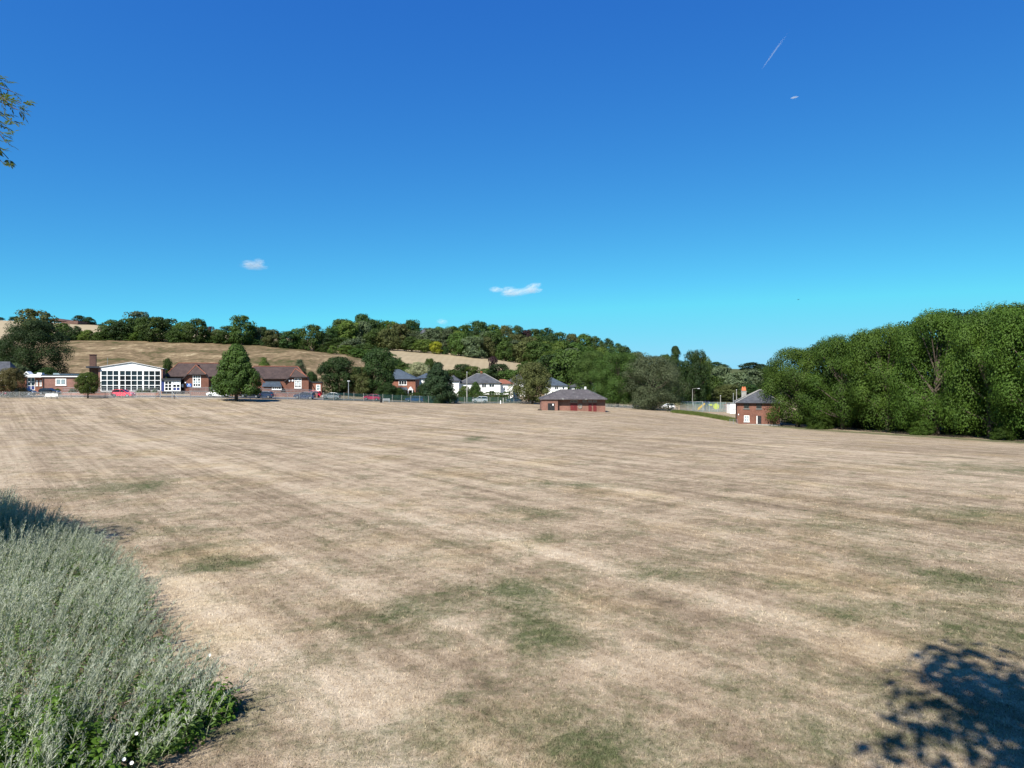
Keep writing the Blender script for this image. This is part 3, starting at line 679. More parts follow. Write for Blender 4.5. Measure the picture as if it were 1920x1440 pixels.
# ------------------------------------------------------------------ school: long tiled building
D = 163.0; K = D / F; PX0 = 305; GZ = min(G(X(q, D), D) for q in (320, 380, 440, 500, 560)) - 0.1
RZ = 0.0
def U(px):
    q, x0 = (px - 960) / F, X(PX0, D)          # where the ray through that column meets the facade line
    return (q * D - x0) / (math.cos(RZ) - q * math.sin(RZ))
def W(py): return Zp(py, D + 6.0 * math.sin(RZ)) - GZ
RZ = math.radians(13)
school = empty('school_building', (X(PX0, D), D, GZ), RZ, 'long red brick school with brown tiled roof and two tall white windows', 'building')
yb = 9.0
MB().box(U(311), U(466), 0.9, yb, 0, W(705.4)).build('wall', MAT['brick'], school)
MB().box(U(466.3), U(574), 0.9, yb, 0, W(709.4)).build('wall', MAT['brick'], school)
hip_roof('roof', MAT['tile'], school, U(311), U(466), 0.9, yb, W(705.5), W(680), (2.0, 1.5), MAT['ridge'], ov=0.45, ridge_r=0.12)
hip_roof('roof', MAT['tile'], school, U(462), U(573), 0.9, yb, W(709.5), W(685.5), (1.5, 2.6), MAT['ridge'], ov=0.45, ridge_r=0.12)
def gable_wing(x0, x1, xw0, xw1, apx, ya, ye, win, base):
    """front wing with a half-hipped gable: wall outline follows the roof slopes"""
    xm = U(apx); a, b_ = U(x0), U(x1); zs, zt = W(ye + 8), W(ye)        # side eaves, hip eaves
    poly = [(a, 0), (b_, 0), (b_, zs), (U(xw1), zt), (U(xw0), zt), (a, zs)]
    MB().prism(poly, -0.6, 3.0).build('gable_wall', MAT['brick'], school)
    zr = W(ya); o = .3
    l, r, l2, r2 = U(xw0) - .1, U(xw1) + .1, a - .35, b_ + .35
    yf = -1.0; ym = 0.9; yb2 = 5.2
    v = [(l,yf,zt),(r,yf,zt),(xm,ym,zr),(l2,yf,zs-.15),(r2,yf,zs-.15),(xm,yb2,zr),(l2,yb2,zs-.15),(r2,yb2,zs-.15)]
    f = [(0,1,2),(3,0,2,5,6),(1,4,7,5,2)]
    v2 = [(p[0], p[1], p[2] - .16) for p in v]; v3 = v + v2
    f3 = f + [tuple(i + 8 for i in q[::-1]) for q in f] + [(8,9,1,0),(11,8,0,3),(9,12,4,1)]
    rf = MB().add(v3, f3).build('gable_roof', MAT['tile'], school)
    mb = MB().tube([v[0], v[2]], .12, 6).tube([v[1], v[2]], .12, 6).tube([v[2], v[5]], .12, 6); mb.build('ridge_tiles', MAT['ridge'], rf)
    fb = MB()
    for p, q in ((3, 0), (0, 1), (1, 4)): fb.tube([(v[p][0], yf-.03, v[p][2]-.2), (v[q][0], yf-.03, v[q][2]-.2)], .11, 4)
    fb.build('bargeboard', MAT['black'], rf)
    window(school, U(win[0]), U(win[1]), W(win[3]), W(win[2]), 3, 4, -0.6, 'white', win[4], .16)
    MB().box(a - .05, b_ + .05, -0.72, -0.57, 0, W(base)).build('plinth', MAT['brick_dark'], school)
gable_wing(346, 392, 354, 387, 366, 684, 701.5, (362.5, 377.5, 703, 725.5, ['glass', 'glass', 'glass', 'blind', 'blind', 'blind', 'glass', 'blind', 'glass', 'glass', 'glass', 'glass']), 734)
gable_wing(536, 579, 545, 576, 553.5, 690, 706, (552.5, 565.5, 708, 728, ['glass', 'glass', 'glass', 'blind', 'blind', 'blind', 'blind', 'glass', 'blind', 'glass', 'blind', 'glass']), 736)
# glazed entrance porch, dark canopy
por = MB().box(U(306), U(343), -2.0, 1.2, W(713.3), W(709.5)).build('canopy', MAT['felt'], school)
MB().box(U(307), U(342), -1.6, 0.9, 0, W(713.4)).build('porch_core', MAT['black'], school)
window(school, U(311.5), U(326), W(733), W(713.6), 2, 3, -1.62, 'white', 'glass', .17, False, 'porch_doors')
window(school, U(326.4), U(341.5), W(733), W(713.6), 2, 3, -1.62, 'white', ['blue_panel', 'blue_panel', 'glass', 'glass', 'white', 'white'], .17, False, 'porch_window')
MB().box(U(306), U(310.8), -1.7, -1.5, W(733), W(713.6)).build('porch_side_panel', MAT['blue_panel'], school)
for a, b_ in ((341.2, 342.8), (343.4, 344.8)): MB().box(U(a), U(b_), -0.66, -0.2, W(726), W(720)).build('notice_board', MAT['white'], school)
MB().box(U(347), U(350), -0.75, -0.61, W(718.4), W(716.4)).build('wall_lamp', MAT['lamp_glass'], school)
# blue school name board with a white crest
sb = MB().box(U(351), U(360), -0.70, -0.61, W(725.2), W(719.2)).build('sign_board', MAT['blue'], school)
MB().prism([(U(354.6), W(719.6)), (U(356.6), W(719.6)), (U(356.4), W(721.2)), (U(355.6), W(721.9)), (U(354.8), W(721.2))], -0.725, -0.70).build('crest', MAT['white'], sb)
for j in range(2): MB().box(U(352.2), U(358.8), -0.722, -0.70, W(723.2 + j*1.1), W(722.8 + j*1.1)).build('lettering', MAT['white'], sb)
# recessed bay right of the first wing, lean-to slate roof, round-headed white door, low windows
window(school, U(395), U(403), W(728), W(722), 2, 1, 0.9, 'white', 'glass', .12)
lx = MB()
lx.add([(U(493),-2.2,W(724.5)),(U(530),-2.2,W(724.5)),(U(524),1.0,W(715)),(U(493),1.0,W(715)),(U(493),-2.2,W(725.6)),(U(530),-2.2,W(725.6)),(U(524),1.0,W(716)),(U(493),1.0,W(716))],
       [(0,1,2,3),(7,6,5,4),(0,4,5,1),(1,5,6,2),(2,6,7,3),(3,7,4,0)])
lt = lx.build('lean_to_roof', MAT['slate_blue'], school); MB().tube([(U(493), 1.0, W(714.8)), (U(524), 1.0, W(714.8))], .1, 5).build('flashing', MAT['galv'], lt)
MB().box(U(496), U(528), -1.9, 0.95, 0, W(724.8)).build('lean_to_wall', MAT['brick'], school)
window(school, U(511.5), U(529), W(730.5), W(725.2), 4, 1, -1.9, 'white', 'glass', .12)
MB().prism([(U(484),0),(U(495),0),(U(495),W(725)),(U(493.6),W(721)),(U(489.5),W(719)),(U(485.4),W(721)),(U(484),W(725))], 0.3, 0.95).build('arched_porch', MAT['white'], school)
door(school, U(486.2), U(492.2), 0.05, W(723.5), 0.3, 'black')
# half hidden left slope of the middle gable
MB().prism([(U(470), 0), (U(497), 0), (U(497), W(719)), (U(483), W(704)), (U(470), W(712))], 0.2, 0.88).build('middle_gable_wall', MAT['brick'], school)
MB().tube([(U(498), 0.1, W(719)), (U(482.5), 0.1, W(703.4))], .13, 5).build('verge_tiles', MAT['ridge'], school)
# flat annexe at the right end
MB().box(U(579.2), U(603), 0.4, 6.5, 0, W(717.5)).build('annexe_wall', MAT['brick_orange'], school)
MB().box(U(578), U(603.6), 0.2, 6.7, W(717.4), W(715.8)).build('annexe_roof', MAT['felt'], school)
window(school, U(592.5), U(600.5), W(733), W(721.5), 1, 2, 0.4, 'white', 'blind', .16)
for px in (543, 549): MB().tube([(U(px), -.8, W(713.5)), (U(px), -.61, W(713.5))], .22, 8).build('wall_lamp', MAT['lamp_glass'], school)

# ------------------------------------------------------------------ school hall with the glazed gable
D = 157.0; K = D / F; PX0 = 189; GZ = min(G(X(q, D), D) for q in (165, 200, 250, 300)) - 0.1
RZ = math.radians(23)
hall = empty('school_hall', (X(PX0, D), D, GZ), RZ, 'school hall with white gable and big grid of dark windows', 'building')
z0w, z1w = W(733), W(695)
MB().box(U(184.5), U(189), 0.0, 12, 0, W(689)).build('pier', MAT['brick_pink'], hall)
MB().box(U(301.5), U(305), 0.0, 12, 0, W(691.5)).build('pier', MAT['brick_pink'], hall)
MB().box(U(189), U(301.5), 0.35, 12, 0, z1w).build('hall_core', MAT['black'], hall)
MB().box(U(189), U(301.5), 0.05, 0.3, 0, z0w - .02).build('apron_wall', MAT['brick_pink'], hall)
MB().prism([(U(189), z1w), (U(301.5), z1w), (U(301.5), W(691.8)), (U(247), W(680.2)), (U(189), W(689))], 0.02, 12).build('gable_board', MAT['white'], hall)
cw = (U(301.2) - U(189.3)) / 10; zz = [W(733.2), W(722.6), W(713.3), W(704.2), W(695)]
gl = MB(); t = .12
for i in range(11):
    w_ = .32 if i in (3, 7) else (.2 if i in (0, 10) else .15)
    gl.box(U(189.3) + cw*i - w_/2, U(189.3) + cw*i + w_/2, -0.06, 0.3, z0w, z1w)
for j in range(5): gl.box(U(189.3), U(301.2), -0.05, 0.28, zz[j] - .07, zz[j] + .07)
gw = gl.build('window_grid', MAT['white'], hall)
for i in range(10):
    for j in range(4):
        q = MB().box(U(189.3) + cw*i + .09, U(189.3) + cw*(i+1) - .09, 0.10, 0.16, zz[j] + .075, zz[j+1] - .075).mesh('pane'); link('pane', q, MAT['glass'], gw)
rf = MB().prism([(U(181), W(688.6)), (U(247), W(678.4)), (U(307.5), W(690.4)), (U(307.5), W(692.2)), (U(247), W(680.3)), (U(181), W(690.4))], -0.12, 12.4).build('roof', MAT['grey_felt'], hall)
MB().prism([(U(181), W(688.8)), (U(247), W(678.6)), (U(307.5), W(690.6)), (U(307.5), W(691.2)), (U(247), W(679.3)), (U(181), W(689.5))], -0.2, -0.115).build('fascia', MAT['white'], rf)
MB().box(U(166), U(184.4), 1.0, 8, 0, W(690.5)).build('side_wing_wall', MAT['brick_dark'], hall)
MB().box(U(161.5), U(185.5), -0.6, 8.3, W(690.4), W(687.2)).build('side_wing_roof', MAT['felt'], hall)
ch = MB().box(U(157), U(169.5), 8.1, 9.4, 0, Zp(666.5, D+8) - GZ).box(U(156.5), U(170), 8.0, 9.5, Zp(666.4, D+8) - GZ, Zp(664.8, D+8) - GZ)
ch.build('chimney_stack', MAT['brick_dark'], hall)
MB().tube([(U(199.5), 2, W(688)), (U(199.5), 2, W(671))], .04, 5).build('aerial_mast', MAT['galv'], hall)

# ------------------------------------------------------------------ flat roofed brick wing and entrance at far left
D = 153.0; K = D / F; PX0 = 62; GZ = min(G(X(q, D), D) for q in (40, 80, 120, 160)) - 0.1
RZ = math.radians(20)
wing = empty('flat_roofed_wing', (X(PX0, D), D, GZ), RZ, 'low pink brick wing with white fascia and flat dark roof', 'building')
MB().box(U(80), U(163), 0, 7, 0, W(706.8)).build('wall', MAT['brick_pink'], wing)
MB().box(U(63), U(79.9), 1.0, 7, 0, W(707)).build('side_wall', MAT['brick_orange'], wing)
MB().box(U(77), U(166), -0.3, 7.3, W(706.8), W(705)).build('fascia', MAT['white'], wing)
MB().box(U(77), U(166), -0.2, 7.2, W(705), W(702.6)).build('roof', MAT['felt'], wing)
MB().box(U(108), U(160), 1.6, 6.5, W(702.6), W(701.2)).build('upper_fascia', MAT['white'], wing); MB().box(U(107.5), U(160.5), 1.5, 6.6, W(701.2), W(699.6)).build('upper_roof', MAT['felt'], wing)
window(wing, U(104.3), U(124.2), W(722.3), W(710), 2, 1, 0, 'white', 'blind', .18)
for a in (65, 72.2): window(wing, U(a), U(a + 3.4), W(723.3), W(713), 1, 1, 1.0, 'white', 'blind', .1)
MB().tube([(U(81.4), -.1, 0), (U(81.4), -.1, W(706))], .06, 6).build('downpipe', MAT['black'], wing)
MB().box(U(46), U(77), 0.2, 5, W(707.4), W(701.8)).build('entrance_fascia', MAT['white'], wing)
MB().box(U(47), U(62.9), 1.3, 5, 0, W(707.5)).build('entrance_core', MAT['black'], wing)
window(wing, U(47.5), U(62.8), W(731.5), W(707.6), 2, 3, 1.28, 'white', ['blue_panel', 'blue_panel', 'glass', 'glass', 'glass', 'glass'], .12, False, 'entrance_doors')
MB().box(U(30), U(46.8), 0.9, 5, 0, W(704)).build('entrance_side_wall', MAT['brick_orange'], wing)
MB().prism([(U(43.5), W(702)), (U(55), W(702)), (U(49), W(696.5))], 0.1, 3.5).build('white_gablet', MAT['white'], wing)
MB().prism([(U(46.5), W(701.6)), (U(51.8), W(701.6)), (U(49), W(698.6))], 0.06, 0.12).build('gablet_vent', MAT['black'], wing)
MB().box(U(67), U(76), 0.9, 3, W(701.8), W(699)).build('roof_lantern', MAT['white'], wing); MB().box(U(95), U(107.4), 2, 5, W(702.6), W(699.4)).build('roof_light', MAT['blind'], wing)
# grey roofed building at the left picture edge
RZ = math.radians(20); D = 150.0; K = D / F; PX0 = -60; GZ = G(X(0, D), D) - 0.1
lb = empty('school_lodge', (X(PX0, D), D, GZ), RZ, 'grey roofed brick building cut by the left picture edge', 'building')
MB().box(U(-50), U(18), 0, 8, 0, W(699)).build('wall', MAT['brick_orange'], lb)
hip_roof('roof', MAT['slate'], lb, U(-50), U(17), 0, 8, W(698), W(677), (1.2, 1.2), None, ov=0.3)
MB().box(U(-53), U(20.2), -0.42, -0.30, W(701.2), W(698.6)).build('fascia', MAT['white'], lb)
for a in (-40, -20, 2): window(lb, U(a), U(a + 9), W(722), W(709), 2, 2, 0, 'white', 'glass', .1)

# ------------------------------------------------------------------ houses
def house(px0, px1, d, rz, base_py, eave_py, ridge_py, wall, roof, label, depth=8.0, ins=None, wins=(), doors=(), stacks=(), name='house', rmat=None, group=None, ov=.4):
    k = d / F; gz = G(X((px0 + px1) / 2, d), d) - .15; w = (px1 - px0) * k / max(math.cos(rz), .3)
    e = empty(name, (X(px0, d), d, gz), rz, label, 'house', group)
    ze, zr = Zp(eave_py, d) - gz, Zp(ridge_py, d) - gz
    MB().box(0, w, 0, depth, 0, ze).build('wall', MAT[wall], e)
    i_ = (depth/2, depth/2) if ins is None else ins
    r_ = hip_roof('roof', MAT[roof], e, 0, w, 0, depth, ze + .02, zr, i_, MAT[rmat] if rmat else None, ov=ov, ridge_r=.08)
    gutter(e, -ov, w + ov, -ov - .05, ze - .06, MAT['black'])
    for a0, a1, b0, b1, c_, r__ in wins: window(e, a0 * w, a1 * w, b0 * ze, b1 * ze, c_, r__, 0, 'white', 'glass', .11)
    for a0, a1, m_ in doors: door(e, a0 * w, a1 * w, .15, 2.15, 0, m_)
    for sx, sy, hh in stacks: chimney(e, sx * w, sy * depth, zr - 1.4, zr + hh)
    return e, w, ze
bh, w, ze = house(736, 779, 200, 0, 747, 711, 692, 'brick_orange', 'slate_blue', 'red brick house with blue slate roof and white porch gable', 9, (.3, 5.5), ((.27, .62, .70, .94, 3, 1), (.28, .58, .16, .40, 3, 1)), stacks=())
MB().add([(.2*w,-1.1,.46*ze),(.70*w,-1.1,.46*ze),(.62*w,-.02,.58*ze),(.26*w,-.02,.58*ze),(.2*w,-1.1,.44*ze),(.70*w,-1.1,.44*ze),(.62*w,-.02,.555*ze),(.26*w,-.02,.555*ze)], [(0,1,2,3),(7,6,5,4),(0,4,5,1),(1,5,6,2),(2,6,7,3),(3,7,4,0)]).build('bay_roof', MAT['slate_blue'], bh)
pg = MB().prism([(.70*w, .44*ze), (.92*w, .44*ze), (.81*w, .62*ze)], -1.5, -.02).build('porch_gable', MAT['white'], bh)
for a in (.705, .885): MB().box(a*w, a*w + .18, -1.45, -1.27, 0, .44*ze).build('porch_post', MAT['white'], pg)
door(bh, .74*w, .86*w, .1, .42*ze, 0, 'darkgreen')
MB().box(.27*w, .60*w, -.8, -.02, .02, .16*ze).build('bay_base', MAT['white'], bh)
house(780, 812, 208, 0, 747, 709, 699, 'render_white', 'slate_blue', 'white rendered house squeezed between brick house and dark yew', 8, (3, 3), ((.12, .2, .62, .82, 1, 1), (.5, .75, .62, .84, 2, 1)), name='white_house')
house(836, 860, 216, 0, 748, 714, 703, 'render_white', 'slate', 'white house showing only its end wall right of the dark yew', 8, (2.5, 2.5), ((.3, .5, .6, .78, 1, 1),), name='white_house')
house(862, 938, 222, 0, 748, 718, 700, 'render_white', 'slate', 'widest white house with grey hipped roof behind the round topiary', 8.5, (5.4, 5.4), ((.14, .20, .60, .84, 1, 1), (.54, .66, .66, .95, 2, 1), (.72, .86, .70, .95, 2, 1), (.72, .86, .2, .5, 2, 1)), stacks=((.52, .5, .35),), name='white_house', rmat='concrete')
house(937, 962, 224, 0, 748, 719.5, 711, 'render_white', 'ridge', 'pale lean-to house end with orange tiles right of widest white house', 7, (.3, 3), ((.3, .45, .55, .8, 1, 1),), name='white_house')
house(952, 985, 232, 0, 748, 716, 701, 'render_white', 'slate', 'white house with grey roof half hidden by the olive brown tree', 8, (4, 3), ((.1, .25, .6, .85, 1, 1),), stacks=((.75, .5, .4),), name='white_house')
house(1022, 1064, 234, 0, 748, 723, 707, 'render_white', 'slate_blue', 'white house with steep blue roof right of the olive brown tree', 8.5, (.5, 5.5), ((.42, .60, .66, .96, 2, 1), (.76, .88, .7, .92, 1, 1)), stacks=((.18, .55, .5),), name='white_house')
house(1072, 1118, 238, 0, 749, 725, 712, 'render_white', 'slate', 'rightmost white house, pale bands under its grey roof behind pavilion', 8.5, (4.4, 3), ((.1, .38, .72, .95, 3, 1), (.5, .62, .7, .92, 1, 1), (.78, .92, .7, .92, 2, 1)), stacks=((.5, .5, .45),), name='white_house')
hw = house(785, 797, 400, 0, 645, 632, 624, 'render_white', 'slate', 'pale house peeping out among the trees of the hillside wood', 6, (1.5, 1.5), ((.3, .6, .4, .8, 1, 1),), name='hill_house', ov=.2)
hw[0].location.z = Zp(652, 372); hw[0].location.y = 366; hw[0].location.x = X(787, 366)

# ------------------------------------------------------------------ brick pavilion in the field
RZ = 0.0; D = 145.0; K = D / F; PX0 = 1015; GZ = min(G(X(1015, D), D), G(X(1136, D), D), G(X(1075, D), D)) - 0.05
GZ = min(GZ, Zp(769.5, D))
pav = empty('pavilion', (X(PX0, D), D, GZ), 0, 'low brick pavilion with grey hipped roof standing on the dry field', 'pavilion')
ez = W(748); xw = U(1136)
MB().box(0, U(1046), 0, 0.849, 0, ez).build('store_wall', MAT['brick_pav'], pav)
MB().box(0, xw, 0.85, 7.5, 0, ez - .002).build('wall', MAT['brick_pav'], pav)
hip_roof('roof', MAT['slate_pav'], pav, 0, xw, 0, 7.5, ez + .02, W(731), (4.4, 3.6), MAT['slate'], ov=.28, drop=.16, ridge_r=.07)
door(pav, U(1027), U(1040), 0.12, W(756), 0, 'black', leaves=2)
MB().box(U(1026.6), U(1040.4), -.28, -.003, 0, .11).build('door_step', MAT['concrete'], pav)
MB().box(U(1035.8), U(1038), -.075, -.055, W(760.5), W(757.2)).build('notice', MAT['white'], pav)
door(pav, U(1070), U(1083), .12, W(756.5), .85, 'maroon', leaves=2); MB().box(U(1069.6), U(1083.4), 0.57, 0.847, 0, .11).build('door_step', MAT['concrete'], pav)
for a in (1104, 1113): door(pav, U(a), U(a + 6.6), .12, W(756.5), .85, 'maroon'); MB().box(U(a - .3), U(a + 6.9), 0.57, 0.847, 0, .11).build('door_step', MAT['concrete'], pav)
window(pav, U(1070), U(1083.4), W(754.6), W(750.4), 2, 1, .85, 'concrete', 'glass', .13, False)
window(pav, U(1093), U(1100.5), W(754.6), W(750.4), 1, 1, .85, 'concrete', 'glass', .16, False)
for a in (1104, 1113): window(pav, U(a), U(a + 6.8), W(754.6), W(750.4), 1, 1, .85, 'concrete', 'glass', .16, False)
for i in range(3): MB().tube([(U(1101 + i*1.3), 5, W(735)), (U(1101 + i*1.3), 5, W(725.5))], .06, 6).build('vent_pipe', MAT['white'], pav)
rg = MB(); c_ = Vector((U(1088.5), 0.77, W(762))); rg.tube([c_ + Vector((.34*math.cos(q*PI/8), 0, .42*math.sin(q*PI/8))) for q in range(17)], .07, 6, False); rg.build('life_ring', MAT['concrete'], pav)
MB().box(U(1087.6), U(1089.4), 0.79, 0.847, W(765), W(759.5)).build('ring_board', MAT['wood_grey'], pav)

# ------------------------------------------------------------------ brick house at the right
RZ = math.radians(-15); D = 147.0; K = D / F; PX0 = 1382; GZ = min(G(X(1382, D), D), G(X(1450, D), D)) - .1
rh = empty('brick_cottage', (X(PX0, D), D, GZ), RZ, 'two storey red brick cottage with slate roof beside the big trees', 'house')
ez = W(755.5); xw = U(1462)
MB().box(0, xw, 0, 7.5, 0, ez).build('wall', MAT['brick'], rh)
MB().box(-.06, xw + .06, -.07, 7.56, 0, .45).build('plinth', MAT['concrete'], rh)
hip_roof('roof', MAT['slate'], rh, 0, xw, 0, 7.5, ez + .02, W(731.5), (5.0, 3.6), MAT['concrete'], ov=.42, ridge_r=.1)
gutter(rh, -.4, xw + .4, -.5, ez - .05, MAT['black'])
for a in (1394.5, 1418): window(rh, U(a), U(a + 10), W(766.5), W(757), 2, 2, 0, 'white' if a < 1 else 'darkgreen', 'glass', .1); MB().box(U(a - .8), U(a + 10.8), -.16, -.003, W(767.6), W(766.6)).build('stone_sill', MAT['concrete'], rh)
window(rh, U(1395), U(1405), W(791.3), W(779.5), 2, 2, 0, 'white', 'blind', .12)
door(rh, U(1420), U(1427.5), .5, W(780), 0, 'black'); MB().box(U(1418.6), U(1420), -.05, .0, .5, W(780)).build('door_jamb', MAT['white'], rh)
MB().box(U(1384), U(1385.5), -.1, -.003, W(779), W(776.5)).build('wall_lamp', MAT['lamp_glass'], rh)
chimney(rh, U(1398), 6.6, W(750), W(733.5), 1.0, .8, 'concrete', 0)
o = MB().box(U(1393.5), U(1402), 6.1, 7.1, W(733.5), W(728.5)).build('chimney_head', MAT['pot'], rh)
for a in (1396, 1400): MB().tube([(U(a), 6.6, W(728.5)), (U(a), 6.6, W(725.5))], [.2, .16], 8).build('chimney_pot', MAT['pot'], o)

# white cabin behind the cottage corner and white building seen under the big trees
def cabin(px0, px1, d, top_py, depth, label, name='white_cabin'):
    gz = min(G(X(px0, d), d), G(X(px1, d), d)) - .05; k = d / F; w = (px1 - px0) * k; h_ = Zp(top_py, d) - gz
    e = empty(name, (X(px0, d), d, gz), 0, label, 'cabin')
    MB().box(0, w, 0, depth, 0, h_ - .15).build('wall', MAT['white'], e); MB().box(-.1, w + .1, -.12, depth + .1, h_ - .15, h_).build('roof', MAT['grey_felt'], e)
    n = max(3, int(w / .5))
    for i in range(1, n): MB().box(w*i/n - .012, w*i/n + .012, -.014, -.002, .1, h_ - .2).build('panel_joint', MAT['concrete'], e)
    MB().box(w * .3, w * .6, -.03, -.002, h_*.38, h_ * .46).build('vent', MAT['grey_post'], e)
    return e
cabin(1369, 1384, 182, 755.5, 3, 'white boxy cabin standing directly left of the brick cottage')
cabin(1640, 1702, 160, 772, 5, 'white low building glimpsed beneath the big right-hand trees', 'white_shed')

# hilltop barn
d = 500; gz = G(X(120, d), d) - .3; w = 56 * d / F
bn = empty('hilltop_barn', (X(92, d), d, gz), math.radians(-3), 'long dark roofed barn on the skyline at far left', 'barn')
zr = Zp(597, d) - gz; zr = max(zr, 4.0)
MB().box(0, w, 0, 12, 0, zr * .55).build('wall', MAT['brick_dark'], bn)
MB().prism([(-.4, zr*.52), (6, zr), (12.4, zr*.52)], -.5, w + .5).build('roof', MAT['barn'], bn)
bn.children[1].rotation_euler = (0, 0, PI/2); bn.children[1].location = (w, 0, 0)

# ------------------------------------------------------------------ walls, fences, gates
def along(pts, step):
    """points every step metres along a ground polyline, with headings"""
    out = []; carry = 0.0
    for (ax, ay), (bx, by) in zip(pts[:-1], pts[1:]):
        l = math.hypot(bx-ax, by-ay); t = carry
        while t < l: out.append((ax + (bx-ax)*t/l, ay + (by-ay)*t/l)); t += step
        carry = t - l
    return out
def M_mesh(name, c, cell, wire, alpha_extra=0.0):
    """woven wire: thin diagonal strands with holes between them"""
    b = NB(name); b.color(c).rough(0.5)
    v = b.map(b.coord(), (1, 1, 1)); sp = b.n('SeparateXYZ'); b.L(v, sp.inputs[0])
    fac = None
    for sg in (1, -1):
        q = b.math('FRACT', b.math('MULTIPLY', b.math('ADD', sp.outputs[0], b.math('MULTIPLY', sp.outputs[2], sg)), 1.0 / cell))
        q = b.math('LESS_THAN', b.math('ABSOLUTE', b.math('SUBTRACT', q, 0.5)), wire / cell)
        fac = q if fac is None else b.math('MAXIMUM', fac, q)
    tr = b.n('BsdfTransparent'); mx = b.n('MixShader'); b.L(fac, mx.inputs[0]); b.L(tr.outputs[0], mx.inputs[1]); b.L(b.b.outputs[0], mx.inputs[2])
    b.L(mx.outputs[0], b.out.inputs['Surface']); return b.m
MAT['mesh_green'] = M_mesh('green_wire_mesh', (0.04, 0.10, 0.085), 0.06, 0.0075)
MAT['mesh_grey'] = M_mesh('grey_wire_mesh', (0.36, 0.38, 0.38), 0.06, 0.0035)
MAT['mesh_play'] = M_mesh('blue_green_weld_mesh', (0.10, 0.22, 0.24), 0.06, 0.0065)
def fence(name, pts, step, h, label, post, mesh, rail=None, pr=0.05):
    pp = along(pts, step); x0, y0 = pp[0]; z0 = G(x0, y0)
    e = empty(name, (x0, y0, z0), 0, label, 'fence')
    zz_ = GA([p[0] for p in pp], [p[1] for p in pp]) - z0
    pm = MB().tube([(0, 0, -.1), (0, 0, h)], pr, 6).tube([(0, 0, h), (0, 0, h + .05)], [pr * 1.3, pr * .6], 6).mesh('post')
    for i, (x, y) in enumerate(pp):
        link('post', pm, MAT[post], e, (x - x0, y - y0, zz_[i]))
        if i + 1 < len(pp):
            nx_, ny_ = pp[i+1]; l = math.hypot(nx_ - x, ny_ - y); dz = zz_[i+1] - zz_[i]
            q = np_mesh('mesh_panel', [(0.05, 0, .04), (l - .05, 0, .04 + dz), (l - .05, 0, h - .02 + dz), (0.05, 0, h - .02)], [[0, 1, 2, 3]])
            o = link('mesh_panel', q, MAT[mesh], e, (x - x0, y - y0, zz_[i])); o.rotation_euler = (0, 0, math.atan2(ny_ - y, nx_ - x))
            if rail:
                o = MB().tube([(0, 0, h - .02), (l, 0, h - .02 + dz)], .035, 5).build('rail', MAT[rail], e)
                o.location = (x - x0, y - y0, zz_[i]); o.rotation_euler = (0, 0, math.atan2(ny_ - y, nx_ - x))
    return e
fence('chain_link_fence', [gp(-60, 128), gp(150, 130), gp(296, 132)], 2.9, 1.15, 'low grey wire fence at the field edge before the glazed hall', 'wood_grey', 'mesh_grey')
fence('chain_link_fence', [gp(327, 132.5), gp(450, 137.5), gp(604, 151)], 2.7, 1.45, 'grey steel fence with top rail before the school and its wall', 'galv', 'mesh_grey', 'galv', .045)
fence('chain_link_fence', [gp(606, 151.3), gp(700, 161), gp(800, 171.5), gp(900, 181), gp(975, 189), gp(1060, 199)], 2.6, 1.7, 'green wire fence with pale posts before the houses and parked cars', 'concrete', 'mesh_green', None, .055)
# gate with braced posts
x, y = gp(300, 132); x2, y2 = gp(325, 132.3); z = G(x, y); gt = empty('field_gate', (x, y, z), 0, 'grey steel field gate with braced posts below the school entrance', 'gate')
w = x2 - x
for q in (0.05, w - .05): MB().tube([(q, 0, -.1), (q, 0, 1.6)], .06, 6).build('gate_post', MAT['grey_post'], gt)
for s_, q in ((-1, .05), (1, w - .05)): MB().tube([(q, 0, 1.2), (q + s_ * 1.1, 0, 0)], .04, 6).build('brace', MAT['grey_post'], gt)
mb = MB()
for zz_ in (.15, .55, .95, 1.3): mb.tube([(.12, 0, zz_), (w - .12, 0, zz_)], .025, 5)
for q in (.12, w * .5, w - .12): mb.tube([(q, 0, .15), (q, 0, 1.3)], .03, 5)
mb.build('gate_leaf', MAT['galv'], gt)
